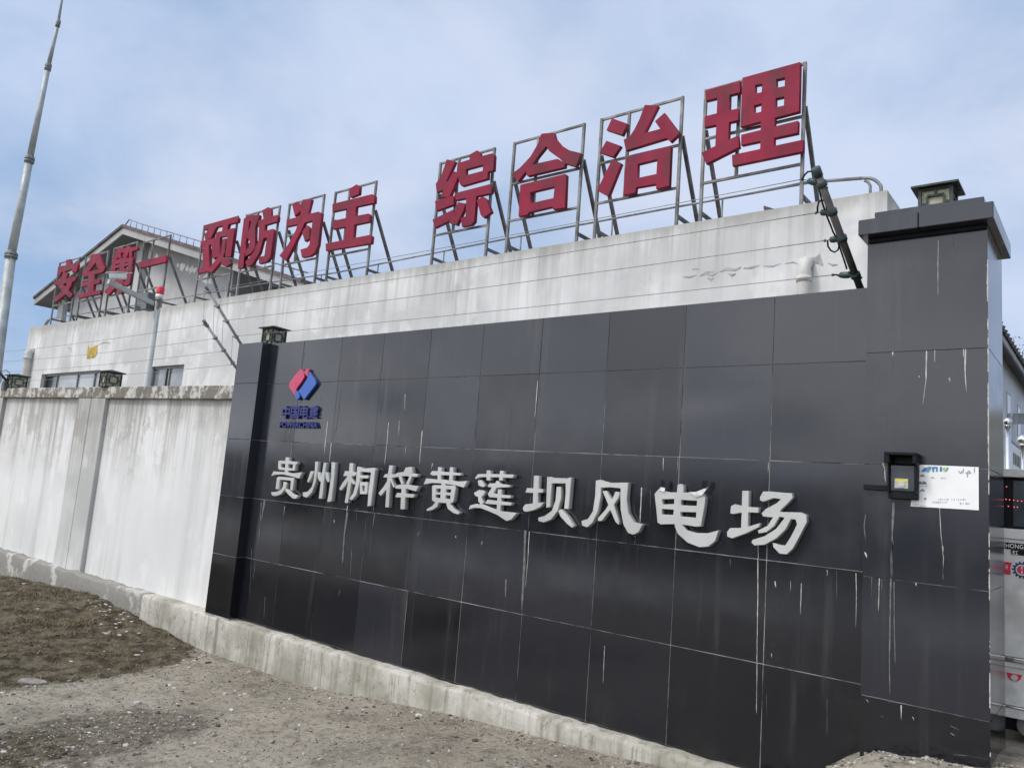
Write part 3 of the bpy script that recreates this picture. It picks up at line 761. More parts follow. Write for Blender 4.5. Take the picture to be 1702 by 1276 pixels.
# outlines of the lettering, traced in photo pixels (projected onto their own planes below)
OUT = {
 'red': {
  '安': [[116.2,430.5,109.2,432.1,109.9,440.4,96.8,443.2,96.2,443.6,94.2,459.1,100.3,457.4,101.4,452.9,104.3,451.9,104.7,452.2,99.6,465.4,90.0,467.9,89.7,474.2,90.2,474.5,95.7,473.5,97.5,474.6,97.7,475.1,96.6,476.6,103.1,482.9,102.0,484.4,88.0,496.1,88.1,496.6,92.5,501.8,107.5,489.6,108.5,488.5,115.3,494.8,120.8,489.4,113.6,481.6,117.1,476.9,119.9,468.4,125.0,466.2,125.8,459.4,125.2,459.3,109.5,463.0,112.5,454.1,106.3,451.4,119.8,447.3,120.1,447.6,119.5,452.8,126.8,451.8,129.3,441.6,128.4,436.7,117.5,438.7,116.5,430.9],[110.4,470.6,111.1,470.9,110.3,473.4,108.2,476.3,105.0,473.6,105.8,471.6]],
  '全': [[162.8,421.2,152.0,422.6,146.3,439.6,137.6,450.9,135.9,457.4,138.7,456.6,138.8,459.9,139.2,460.2,146.3,458.6,146.1,466.2,145.6,467.1,135.8,469.1,135.1,476.2,135.7,476.5,145.4,474.8,144.9,485.6,144.4,486.1,130.2,489.1,129.6,495.9,166.3,488.4,165.7,481.7,155.4,483.8,155.0,483.4,155.9,472.9,164.9,471.0,165.4,470.6,164.8,463.5,156.5,464.9,157.2,456.0,169.4,452.9,170.1,452.1,170.8,452.3,174.7,444.4,167.9,435.1,163.4,421.6],[158.2,436.4,158.6,436.6,162.0,445.1,164.2,447.3,146.8,451.6,157.4,437.9]],
  '第': [[210.7,408.0,208.3,413.1,207.7,412.6,201.9,413.7,201.3,412.9,195.6,410.4,186.3,430.4,186.3,431.1,189.4,432.6,186.7,433.4,186.4,435.2,185.4,435.6,184.2,451.1,183.4,455.0,185.8,455.0,197.2,453.3,197.5,453.6,197.5,454.4,197.2,454.8,195.7,454.9,185.6,455.2,185.8,455.8,193.4,461.6,172.9,484.2,173.1,484.9,179.4,490.6,180.4,489.9,195.6,473.4,195.8,473.9,194.6,487.9,201.8,488.6,203.8,470.1,207.6,476.0,214.8,472.1,214.5,470.6,215.9,470.2,217.7,454.1,205.4,454.5,205.1,454.2,205.1,453.4,205.2,452.4,205.7,452.1,212.9,451.1,218.8,451.1,219.6,444.9,219.6,444.2,219.1,443.8,219.2,440.6,219.8,439.6,220.2,435.6,219.5,434.9,220.4,434.1,220.9,427.4,220.6,427.1,218.6,427.4,209.9,429.1,209.6,428.6,213.8,418.8,214.4,418.6,214.7,418.9,214.3,426.8,218.4,427.3,218.8,426.9,219.4,417.4,228.4,414.9,228.8,414.4,227.2,408.9,216.9,411.4,216.7,410.3],[205.3,419.4,205.7,419.6,205.7,419.9,203.1,426.6,208.5,429.1,207.4,429.5,200.8,428.8,200.6,428.2,200.7,420.6],[195.9,426.4,196.2,429.4,199.3,429.6,199.5,430.8,193.4,432.0,193.4,431.4],[212.7,435.9,213.3,436.0,212.9,436.6,207.2,437.8,206.5,437.6,206.9,436.8],[198.3,438.2,198.9,438.6,198.4,439.5,191.6,440.9,191.1,440.7,191.3,439.4],[212.5,441.6,213.2,441.9,212.9,445.4,205.8,446.8,206.2,443.0],[197.5,444.6,198.1,444.6,198.3,444.9,197.8,448.5,190.4,449.9,190.8,446.1],[208.2,461.6,209.0,461.9,208.4,466.6,203.9,469.1,204.4,462.2,204.9,461.9]],
  '一': [[274.8,424.0,229.7,435.8,229.4,436.4,231.0,445.6,231.8,445.7,275.6,435.2,275.8,433.6,275.3,424.6]],
  '预': [[392.4,359.5,338.9,374.6,338.9,382.4,345.6,381.1,345.9,381.2,343.3,385.8,338.9,388.9,341.1,399.2,333.6,401.3,333.2,401.8,333.2,410.6,333.6,410.7,337.1,409.9,337.4,410.4,336.4,440.9,336.1,442.9,330.7,446.1,330.9,454.6,343.8,451.1,344.4,451.8,351.4,453.4,365.6,436.1,367.1,433.6,366.6,439.1,375.1,444.2,384.0,437.9,383.9,437.4,378.9,429.7,370.2,426.9,373.3,420.1,375.0,395.9,369.9,397.2,366.7,420.1,364.6,423.2,364.1,423.4,365.4,394.8,366.6,394.2,377.7,391.9,374.0,426.2,374.6,426.5,383.5,426.4,388.2,389.8,388.8,388.4,389.5,379.1,388.9,378.8,377.2,381.6,377.8,381.1,379.9,373.0,394.8,369.4,396.0,362.6,393.1,359.7],[369.4,375.4,369.9,375.5,369.9,375.9,368.9,383.9,366.2,384.7,365.4,384.3,359.0,386.6,358.4,395.0,343.7,398.6,351.8,394.6,350.8,392.6,352.1,392.3,359.4,377.9],[350.8,406.6,351.3,406.6,351.5,407.6,352.4,426.7,354.9,430.7,358.0,427.8,361.1,427.1,361.5,427.2,346.6,447.6,346.9,407.9,347.2,407.4]],
  '防': [[445.4,344.2,435.5,349.6,437.7,363.6,428.8,366.6,428.8,377.2,429.1,377.5,430.1,377.4,430.3,377.8,429.1,400.1,420.3,420.2,406.7,436.4,412.1,442.7,418.6,440.1,430.9,420.4,437.5,396.4,437.9,395.9,442.9,394.7,443.4,394.9,439.2,424.9,438.4,425.4,429.6,426.6,430.4,438.4,430.9,438.5,443.1,435.3,449.4,427.6,455.0,382.8,452.9,380.2,439.5,384.2,440.5,374.6,441.1,374.1,460.9,368.2,461.9,360.2,460.6,357.4,460.1,357.0,449.9,359.9,449.4,346.4],[428.8,356.3,410.6,358.8,410.2,359.1,409.4,361.5,405.2,362.9,394.9,445.9,395.1,446.5,404.2,445.1,407.1,418.1,407.7,425.9,408.2,426.2,417.8,420.2,424.3,410.2,423.7,391.9,424.3,376.6,431.1,359.2,429.4,356.6],[416.2,367.1,416.9,367.1,417.1,367.4,415.9,376.2,410.6,390.6,414.5,367.9,414.9,367.4],[409.9,394.6,410.4,394.9,414.6,400.2,414.1,409.9,407.1,417.6,408.3,403.4]],
  '为': [[515.0,331.1,503.1,331.7,500.1,348.7,492.9,334.9,485.2,340.2,489.8,359.8,499.4,350.5,499.8,350.3,499.8,350.9,498.1,359.6,476.1,365.4,475.9,377.1,493.4,373.1,494.1,373.4,491.3,382.6,478.8,405.9,464.1,424.9,464.6,425.7,474.6,433.5,475.2,433.1,501.6,380.9,506.4,370.2,518.4,367.3,519.0,367.2,519.2,367.6,514.0,406.1,510.1,411.5,499.0,414.8,501.6,428.0,502.1,428.2,514.9,425.8,522.8,420.4,523.3,419.8,528.6,407.6,534.1,354.4,528.9,351.7,511.4,356.0,517.4,331.6,517.1,331.1],[510.1,374.5,501.6,385.6,506.4,401.4,514.4,396.4,514.4,379.6]],
  '主': [[592.1,306.6,579.5,314.4,582.4,328.5,596.3,322.8,597.4,309.8,592.9,306.7],[617.8,322.7,552.3,338.9,552.2,351.6,552.5,352.1,576.1,347.1,577.0,347.2,575.5,362.2,553.0,367.0,552.5,367.6,552.6,381.1,574.3,376.9,572.6,397.6,572.4,398.4,572.0,398.6,541.1,404.8,540.9,407.1,541.4,417.1,616.6,404.6,617.8,392.9,615.1,390.1,587.5,395.5,587.0,395.1,589.0,373.9,613.5,368.8,614.0,368.1,614.7,358.4,612.0,354.9,590.2,359.1,591.5,344.1,592.0,343.7,622.0,337.3,622.5,325.4,618.6,322.8]],
  '综': [[792.5,249.9,779.3,257.6,780.3,265.1,760.5,271.2,760.5,286.2,760.0,286.3,753.5,284.6,743.8,301.4,741.6,301.8,741.5,301.4,756.5,268.4,756.0,268.1,747.2,266.0,742.8,265.0,742.2,265.2,733.5,290.4,723.9,305.8,725.4,319.9,735.9,316.1,732.3,328.2,745.5,327.4,722.6,334.3,724.8,350.6,754.2,339.9,753.6,325.5,753.0,325.4,747.2,327.1,746.9,326.9,759.5,298.9,760.9,294.1,761.2,294.4,763.8,305.8,766.8,309.3,767.4,309.5,809.9,297.3,810.2,296.8,810.8,285.6,820.0,283.4,821.3,258.6,821.1,257.4,818.0,254.8,798.0,260.1,797.8,259.6,797.7,254.2,793.1,250.0],[801.9,274.2,802.4,274.3,802.5,274.6,802.0,283.2,801.6,284.1,774.9,291.2,774.1,291.1,774.1,282.2,774.4,281.7],[815.1,305.7,755.7,321.1,757.1,333.0,774.1,329.6,774.6,329.9,773.5,359.6,765.1,362.4,767.8,377.0,783.0,374.0,788.3,368.2,791.5,326.4,816.5,321.1,817.8,308.4,816.0,305.8],[801.5,326.3,792.1,333.1,798.7,357.4,803.5,362.3,816.0,352.8,816.5,352.1,807.8,330.6,802.0,326.4],[760.6,335.9,755.9,352.6,754.9,354.5,754.5,354.1,753.5,348.4,753.1,348.1,718.7,364.8,718.7,365.8,722.4,378.7,747.6,366.4,747.7,366.9,745.8,370.1,746.0,370.5,758.5,374.6,768.9,353.1,773.6,338.4,773.1,338.0]],
  '合': [[918.8,220.7,899.6,222.1,893.8,238.9,881.4,260.1,863.8,279.0,849.4,289.4,849.6,290.2,860.5,301.9,861.0,301.7,872.6,286.4,874.4,284.7,873.7,287.9,876.2,292.6,876.6,292.9,937.8,278.4,938.1,278.1,939.1,272.4,939.5,272.1,956.2,277.2,957.3,277.1,965.5,254.6,946.6,250.1,932.3,241.4,922.9,230.2,920.4,221.0,920.0,220.7],[907.5,243.6,908.0,243.8,912.8,251.4,930.1,263.8,935.2,268.9,926.4,264.0,884.7,273.4,895.1,258.9],[938.5,289.1,864.5,307.2,861.5,359.9,877.4,356.4,878.5,353.2,879.0,352.9,918.0,343.6,918.4,343.9,918.4,347.4,918.8,347.9,939.0,345.3,941.3,291.1,940.8,290.1,939.1,289.1],[920.9,310.4,921.5,310.8,919.5,329.1,881.9,337.7,880.9,337.6,881.6,319.8]],
  '治': [[1071.5,174.4,1062.6,198.1,1054.1,215.2,1045.7,227.7,1036.2,232.3,1040.2,250.4,1107.5,229.9,1108.0,230.1,1113.7,236.0,1114.2,236.2,1129.7,221.4,1104.2,187.4,1088.2,201.6,1096.8,213.8,1096.9,214.3,1071.0,221.2,1093.8,175.8,1092.2,175.4],[1016.9,196.5,1007.8,216.4,1034.0,225.0,1042.9,205.8],[1007.6,233.9,996.2,253.8,1019.1,261.5,1031.6,242.6],[1114.3,243.1,1040.5,260.9,1035.7,324.5,1056.0,320.4,1056.9,312.1,1057.3,311.6,1089.7,306.1,1090.1,306.4,1090.1,313.6,1090.3,314.0,1112.2,309.1,1115.1,243.6,1115.0,243.1],[1017.5,264.3,991.9,316.4,1010.5,326.6,1011.0,326.1,1032.6,271.6,1030.0,270.2],[1091.7,265.2,1092.2,265.4,1092.2,266.1,1090.7,289.1,1059.2,295.9,1060.0,272.9]],
  '理': [[1329.5,103.1,1233.9,129.3,1230.4,211.1,1232.5,210.8,1263.8,202.5,1264.3,202.8,1264.3,204.7,1264.0,215.6,1263.8,216.0,1231.7,224.1,1231.5,241.2,1232.8,241.3,1263.2,234.8,1263.5,237.3,1263.2,247.2,1262.5,247.7,1216.5,257.7,1216.3,258.6,1217.2,275.9,1334.9,251.7,1335.3,232.4,1335.0,232.0,1287.0,242.3,1286.7,242.3,1286.5,241.8,1286.9,230.1,1287.2,229.6,1324.7,221.5,1325.9,220.9,1326.6,202.6,1326.3,200.6,1288.2,210.0,1287.7,209.9,1287.6,209.3,1288.0,197.8,1288.3,196.1,1328.3,185.4,1329.9,107.2,1329.9,103.5],[1303.6,129.3,1304.2,129.3,1304.4,129.8,1304.0,143.2,1290.5,146.0,1290.4,132.2],[1229.2,134.5,1172.0,150.4,1172.8,167.7,1191.5,163.3,1192.0,163.3,1192.1,163.8,1190.9,188.4,1171.2,193.4,1170.8,193.8,1170.9,211.7,1189.5,207.9,1190.2,208.2,1188.6,242.7,1165.5,253.8,1173.5,272.7,1228.6,244.6,1226.7,225.1,1211.3,232.1,1210.9,231.9,1210.9,230.3,1211.8,203.4,1226.8,200.2,1227.4,199.6,1227.0,180.1,1212.8,183.3,1212.2,183.2,1212.9,158.3,1213.3,157.9,1230.2,153.7,1230.0,135.4,1229.8,134.6],[1266.1,139.9,1266.7,140.1,1266.7,140.9,1265.6,153.3,1255.5,155.7,1255.4,141.8],[1302.8,160.9,1303.2,161.1,1303.3,161.7,1302.7,175.3,1289.3,178.4,1289.3,163.8],[1265.0,172.4,1265.6,172.7,1264.8,185.8,1253.5,188.3,1253.5,175.6]],
 },
 'sil': {
  '贵': [[475.1,759.7,474.5,760.2,474.3,764.8,473.9,765.5,463.4,765.0,462.9,765.5,462.4,767.5,461.9,778.5,463.2,779.0,463.5,780.0,463.9,780.4,472.9,781.1,473.2,781.8,472.9,784.1,472.2,784.4,454.6,783.0,453.8,783.9,450.9,789.8,450.8,790.5,451.4,790.6,456.9,788.7,469.8,788.1,485.8,791.7,496.2,795.1,497.1,795.1,501.1,785.5,501.1,784.7,488.6,786.2,478.9,785.1,478.4,784.9,478.1,784.5,478.2,782.1,478.6,781.6,488.4,782.1,488.8,781.9,489.2,781.0,490.1,780.6,491.2,772.3,491.6,771.9,492.7,771.8,493.0,771.2,493.1,767.2,491.9,766.8,479.6,766.0,479.2,765.4,479.4,760.2,478.8,759.9],[467.2,770.4,471.9,770.5,473.7,770.9,473.7,774.6,473.4,777.0,472.4,777.2,466.8,776.6,466.6,775.5,466.9,771.0],[479.4,771.0,485.6,771.4,486.3,771.6,486.5,772.5,485.9,777.2,485.6,777.9,483.6,778.0,478.7,777.5,478.6,776.9,478.8,772.0,479.0,771.4],[462.4,791.6,461.8,792.6,460.6,792.7,460.1,793.3,458.0,811.4,458.1,812.3,462.1,812.9,462.8,812.5,464.7,797.5,464.9,797.0,465.6,796.9,482.9,798.7,483.2,799.4,482.1,813.5,482.3,813.9,482.9,814.0,485.9,814.3,486.5,814.0,488.1,796.0,487.7,794.1,486.2,793.8],[471.1,800.2,470.8,800.8,470.5,806.8,467.4,813.0,459.4,817.0,450.4,817.6,450.3,818.5,452.1,823.2,458.1,824.2,466.1,821.3,467.2,820.5,474.3,811.6,475.1,810.0,476.0,802.0,475.2,801.4,471.6,800.2],[474.8,812.0,473.7,814.8,473.9,815.6,478.5,821.0,485.9,827.9,487.1,828.4,491.9,828.4,492.7,828.1,494.0,824.5,493.9,823.7,486.6,821.2,480.6,814.7,475.6,812.1]],
  '州': [[524.2,766.9,523.8,767.2,523.6,768.2,523.0,781.1,521.5,795.5,518.1,808.5,510.9,816.7,503.1,818.2,502.6,818.6,503.9,824.6,508.9,826.7,509.4,826.7,510.4,826.0,518.4,818.0,524.3,802.0,526.5,787.1,528.3,767.5,528.1,767.1,527.8,766.9],[551.4,767.7,551.0,768.1,550.8,769.2,550.2,791.2,547.2,813.2,543.7,833.2,543.8,833.9,544.1,834.1,550.5,832.8,550.8,832.2,551.1,829.9,554.4,799.0,556.6,769.0,556.4,768.5,556.0,768.3],[538.0,768.5,537.5,769.6,533.6,795.4,533.4,795.4,533.1,794.8,531.3,785.5,530.8,785.0,528.1,784.1,527.6,784.1,527.4,784.5,528.2,794.8,531.1,800.0,531.6,800.2,532.8,799.9,533.0,800.2,529.7,827.5,529.8,828.1,530.2,828.4,534.8,828.4,535.2,828.1,535.4,827.5,538.2,799.0,541.8,769.8,541.7,769.2,541.2,769.0],[516.6,782.4,516.0,783.2,510.4,799.6,510.6,800.5,512.0,801.7,512.8,801.2,516.9,794.6,521.8,783.6,521.8,783.2,521.3,783.0],[540.9,784.1,540.6,784.5,541.4,795.6,544.6,801.0,545.4,801.5,546.7,799.6,547.0,798.6,544.3,785.9,543.6,785.0,541.5,784.1]],
  '桐': [[581.4,769.2,581.0,769.5,580.8,770.1,579.8,782.8,579.1,783.1,574.0,782.4,573.2,782.6,570.3,790.4,570.3,790.8,570.6,791.0,576.5,791.0,577.0,791.2,577.0,791.5,569.2,801.8,563.6,811.9,563.9,812.5,566.0,814.7,566.5,814.9,567.0,814.8,574.1,806.5,577.5,800.5,578.2,799.9,578.2,801.5,572.8,834.5,572.9,835.0,573.4,835.2,577.1,835.8,577.8,835.6,578.1,835.0,583.5,802.3,583.8,802.0,584.1,802.1,587.9,805.4,588.5,805.0,590.2,803.1,589.9,802.5,584.5,795.0,584.3,794.0,584.6,791.5,585.1,791.0,588.7,790.9,591.4,788.9,591.7,788.2,590.2,784.6,585.8,783.9,585.2,783.5,586.0,769.8,585.2,769.5],[593.9,775.1,593.4,775.9,591.3,801.4,590.5,805.0,586.8,819.2,580.8,827.6,580.6,828.5,583.6,830.9,584.5,831.0,591.8,822.5,597.3,800.9,598.6,792.3,598.9,794.1,599.5,794.6,611.1,794.6,612.0,794.2,612.1,790.5,611.6,789.8,598.9,789.6,598.7,788.9,599.4,784.0,600.4,783.8,616.0,784.8,616.3,785.1,616.4,785.8,612.5,814.0,610.5,840.9,610.6,841.3,611.0,841.4,615.5,840.3,616.0,840.0,616.2,839.2,623.2,782.0,623.9,779.6,621.5,777.6,620.5,777.2,603.4,778.6,600.5,777.5,599.2,776.5,594.6,775.2],[598.5,800.7,598.0,801.0,597.9,801.5,598.0,820.8,598.9,821.1,609.1,821.0,609.5,820.5,609.6,819.0,610.1,801.0,609.2,800.7],[601.9,806.9,605.4,806.8,606.0,807.2,605.5,815.1,605.3,815.9,604.9,816.1,602.0,816.6,601.5,816.1,601.4,807.6,601.5,807.1]],
  '梓': [[647.1,772.9,646.7,773.6,644.6,787.2,644.0,787.6,640.0,787.6,636.5,792.8,637.0,793.2,642.8,793.4,643.5,793.6,643.6,794.4,642.8,799.8,637.0,808.8,629.2,818.7,629.0,819.5,632.1,823.3,632.9,823.6,640.9,814.8,641.8,814.3,641.9,815.5,640.1,842.2,640.3,842.6,640.8,842.8,644.9,843.1,645.6,842.9,645.9,842.2,648.8,800.4,649.0,800.1,649.5,800.6,653.2,809.8,654.0,809.9,656.0,809.1,656.4,808.6,650.8,794.0,651.4,793.8,654.5,793.9,656.0,793.0,662.0,792.2,663.0,792.2,662.5,793.0,662.5,793.6,666.4,803.5,667.0,804.5,666.1,804.9,658.5,806.1,657.0,809.0,656.4,810.9,656.9,811.3,659.8,812.0,666.8,812.1,667.0,812.8,666.7,818.5,666.5,819.0,666.0,819.1,660.0,818.6,656.4,825.0,657.0,825.5,660.0,826.5,665.5,826.3,666.1,826.6,665.3,845.6,666.0,846.1,671.9,846.3,672.2,846.0,672.4,844.9,673.5,826.6,674.1,826.3,686.5,826.9,687.1,826.4,689.1,821.5,689.0,821.1,688.5,821.0,674.0,820.1,673.8,819.5,674.2,812.5,674.6,812.0,676.0,812.1,690.4,816.2,691.0,816.3,691.4,816.0,695.1,808.8,695.1,807.9,679.4,805.5,678.8,805.4,678.7,805.0,684.0,793.6,684.0,793.0,683.2,792.4,683.1,792.0,692.6,792.5,693.2,792.0,694.5,788.1,693.8,787.7,681.8,785.6,682.5,785.4,686.0,785.3,686.5,784.9,683.5,776.3,683.1,775.8,682.6,775.6,673.9,776.6,671.0,783.4,670.4,784.0,660.1,785.3,655.9,788.0,651.0,787.9,650.6,787.6,650.6,787.0,652.5,774.0,651.8,773.5],[670.2,791.0,678.6,791.5,679.7,791.9,679.4,793.0,674.7,803.0,674.9,803.5,676.9,804.6,677.0,805.0,670.8,804.3,668.1,804.6,667.4,804.5,670.8,802.9,671.2,802.5,667.2,792.0,667.3,791.5,667.6,791.4]],
  '黄': [[728.2,776.0,727.7,776.6,727.5,782.1,727.1,782.8,718.4,782.4,717.5,783.0,714.6,786.9,715.0,787.6,718.4,789.9,725.9,789.8,726.9,790.0,727.1,791.2,726.7,796.4,726.1,796.6,724.8,796.5,708.4,794.7,707.8,795.5,704.1,804.1,704.1,804.7,704.8,804.8,716.6,802.4,732.8,803.1,733.2,803.3,733.5,803.8,733.4,805.6,732.9,806.1,722.0,805.7,718.6,806.9,717.9,807.5,717.8,830.8,718.3,831.5,721.0,833.5,722.8,834.3,723.0,834.6,718.1,840.5,709.0,845.9,708.8,846.5,709.2,848.5,709.5,848.8,710.1,848.9,718.1,847.2,725.9,842.4,726.6,841.5,728.8,834.9,741.0,836.0,742.4,836.4,741.5,837.0,741.4,837.5,744.0,844.9,744.6,845.8,753.5,852.5,760.8,854.5,761.6,854.5,763.2,852.0,763.1,851.1,753.5,844.8,747.4,837.0,753.1,833.6,753.8,832.8,757.2,811.1,756.5,807.4,755.8,806.8,740.1,806.4,739.5,805.9,739.5,804.5,739.8,804.0,740.5,804.0,758.4,806.7,770.2,810.1,771.0,809.5,776.3,799.4,776.0,799.1,774.9,799.1,762.2,799.9,752.1,798.7,751.9,798.0,752.2,792.5,752.3,790.4,752.6,789.8,765.1,789.7,765.6,789.6,765.8,789.2,764.6,786.4,764.0,785.8,754.1,785.1,752.9,784.8,752.7,783.5,753.1,777.0,752.7,776.4,748.5,776.0,747.6,776.2,747.4,777.0,747.0,783.9,746.8,784.4,746.0,784.5,733.5,783.5,733.1,782.6,733.2,776.5,732.6,776.2],[736.7,789.5,746.5,789.7,746.7,790.6,746.1,798.0,745.5,798.2,740.5,797.8,739.6,797.0,739.0,796.8,734.5,796.6,733.5,797.1,732.8,797.0,732.5,796.0,732.9,790.0,733.5,789.6],[725.4,811.8,731.4,811.7,732.0,811.9,732.2,813.4,731.8,817.7,730.9,817.9,725.5,817.9,724.8,817.7,724.6,817.1,724.8,812.5],[741.6,812.6,748.4,813.0,749.2,813.2,749.5,814.0,749.0,818.1,748.0,818.4,741.0,818.2,740.8,817.5,741.0,813.5,741.2,813.0],[724.3,821.5,731.6,821.6,731.9,822.2,731.5,827.3,730.6,827.5,723.8,826.7,723.5,826.0,723.7,822.5,723.9,821.8],[740.6,822.8,748.2,823.2,748.4,823.9,748.0,828.7,746.9,828.9,740.5,828.3,740.2,827.6,740.2,823.5]],
  '莲': [[809.0,781.3,808.4,782.0,808.4,786.8,808.0,787.4,794.8,787.5,793.9,787.8,789.4,793.4,789.4,794.0,789.8,795.2,790.4,795.9,797.5,792.7,807.6,792.7,808.1,792.9,808.4,793.2,808.4,797.5,808.6,798.0,814.0,798.2,814.5,798.0,814.8,797.6,814.8,793.4,815.2,792.8,827.6,793.0,829.1,793.2,829.5,793.5,829.2,797.5,829.5,798.1,834.5,798.7,835.2,798.1,835.6,794.1,836.0,793.5,852.1,794.0,852.7,793.5,854.0,789.0,853.9,788.5,853.4,788.4,836.6,787.9,836.2,787.4,836.5,782.5,835.9,782.3,831.5,781.9,831.0,782.0,830.7,782.4,830.2,787.1,829.8,787.7,815.4,787.5,814.8,786.9,814.8,782.1,814.5,781.5],[798.4,797.4,794.4,798.3,793.8,798.8,795.3,806.4,796.2,807.1,802.1,809.2,803.0,809.2,806.1,806.9,806.3,806.0,799.6,797.8,799.1,797.4],[825.1,798.6,824.6,799.0,823.3,802.2,822.9,802.8,813.5,803.0,813.0,803.4,810.7,806.0,810.6,807.0,811.1,808.9,811.5,809.3,816.5,809.7,817.0,810.1,811.3,818.9,811.2,820.0,810.6,821.0,812.7,825.5,813.2,826.1,826.0,827.0,826.4,827.6,826.1,831.6,825.1,831.9,810.1,830.0,809.4,830.6,806.3,836.4,806.5,836.7,807.0,836.8,825.5,838.4,825.8,839.0,825.2,846.3,824.4,846.3,815.6,843.3,801.0,837.7,801.1,837.1,803.9,835.0,804.2,834.5,801.4,831.0,799.8,825.9,805.4,820.0,805.6,819.0,804.7,815.5,804.2,814.9,796.1,814.0,795.2,814.3,788.2,818.3,787.8,818.7,787.6,819.1,789.3,823.5,794.4,826.0,794.6,832.8,797.7,836.6,797.9,837.2,797.2,837.5,790.4,837.0,781.6,839.5,781.0,840.2,779.0,845.9,779.1,846.1,779.6,846.1,787.0,843.8,797.9,844.0,811.5,849.1,827.1,856.0,841.0,865.4,842.1,865.6,849.9,863.0,857.8,853.4,858.2,852.5,857.5,852.1,833.0,849.3,830.9,848.5,830.7,848.2,831.5,847.9,831.7,847.4,832.1,839.5,832.4,839.0,848.5,839.8,849.2,839.4,850.5,835.6,850.4,835.2,849.8,835.0,833.0,832.9,832.5,832.1,832.7,827.9,833.0,827.4,833.5,827.2,847.6,827.8,848.2,827.1,848.8,823.1,848.5,822.9,847.5,822.7,833.4,822.0,833.1,821.4,833.5,813.6,833.3,813.2,832.9,813.0,828.0,812.7,827.3,813.0,826.8,820.1,826.5,820.9,825.9,820.9,820.2,819.1,819.7,818.5,825.2,810.3,846.5,809.4,847.2,808.9,847.1,806.5,846.9,806.1,846.4,805.9,830.5,803.4,829.9,803.0,828.2,799.5]],
  '坝': [[887.8,790.1,887.4,790.4,887.2,791.0,886.3,810.9,885.4,811.2,876.1,810.6,875.6,811.2,873.2,817.5,873.3,818.0,873.8,818.3,884.9,819.0,885.7,819.1,885.9,819.6,885.3,835.1,885.0,836.2,884.2,836.6,873.1,837.8,872.3,838.5,868.7,843.4,868.7,844.2,869.9,848.9,870.5,849.3,874.5,850.3,875.6,850.3,887.4,847.3,897.5,842.3,898.4,841.5,903.9,834.8,903.8,834.5,903.1,834.4,894.1,835.4,893.5,835.0,894.2,819.0,895.4,818.6,902.0,818.2,902.5,817.9,902.6,817.1,901.9,813.0,901.6,812.4,895.0,811.8,894.5,811.4,895.2,790.7,894.1,790.3],[909.5,792.1,909.1,792.5,909.0,794.1,907.5,843.4,908.1,843.6,913.4,842.2,913.9,842.0,914.2,841.5,916.8,807.1,916.8,803.0,939.0,803.2,939.6,803.4,939.9,804.0,939.9,820.6,937.4,845.0,937.6,845.4,938.1,845.5,944.8,845.4,945.1,844.8,945.5,840.5,949.4,794.5,949.3,793.2,948.5,793.1,941.2,794.6,918.5,793.8,916.4,793.5,915.9,792.3,915.5,792.1,911.9,792.5],[925.5,808.7,925.0,809.0,924.8,810.0,923.1,831.0,917.1,848.0,916.1,849.0,905.1,857.0,894.4,859.9,894.2,860.5,894.8,864.9,895.4,865.9,903.4,868.0,915.3,863.2,916.2,862.5,926.5,849.1,932.7,827.0,931.8,809.1,931.0,808.7],[932.1,845.9,928.2,848.3,927.8,849.0,931.2,858.0,942.0,870.2,950.1,876.4,950.6,876.6,951.1,876.5,953.5,874.0,953.6,873.5,953.2,872.8,942.3,855.8,933.0,846.4]],
  '风': [[998.5,796.9,993.0,797.9,990.8,798.0,990.2,798.6,988.9,824.4,985.1,849.1,977.0,862.0,966.4,865.2,966.3,866.1,967.2,872.9,968.0,873.3,974.9,875.9,975.9,876.0,984.1,868.9,985.1,867.6,993.6,848.8,998.4,824.5,998.8,811.5,999.1,810.2,1013.9,809.6,1030.7,811.3,1031.2,811.5,1031.4,812.0,1030.8,822.5,1031.3,846.5,1035.9,871.5,1043.2,884.6,1044.0,885.5,1052.3,888.5,1061.2,884.2,1061.7,883.5,1066.7,873.2,1067.3,871.5,1066.7,871.1,1052.8,867.5,1044.1,851.4,1041.7,829.4,1044.1,802.6,1044.0,802.0,1043.2,801.7,1033.3,801.7,1014.0,802.2,1000.0,798.5,999.4,798.1,999.0,797.1],[1007.2,815.3,1002.0,815.7,1001.6,816.0,1001.5,816.4,1010.5,838.0,1010.8,839.1,1006.0,846.8,994.0,860.0,993.7,861.0,993.5,865.2,993.8,865.5,994.5,865.6,999.1,865.6,1000.0,865.3,1013.5,848.0,1014.2,847.5,1014.8,848.2,1022.1,866.1,1027.2,871.4,1028.0,871.8,1028.4,871.0,1029.2,866.0,1020.2,838.8,1020.6,837.9,1028.0,827.0,1029.7,818.5,1029.3,818.2,1028.5,817.9,1023.4,816.7,1022.6,816.8,1018.5,826.8,1016.7,829.8,1016.1,830.1,1015.6,829.6,1008.2,815.9,1007.8,815.4]],
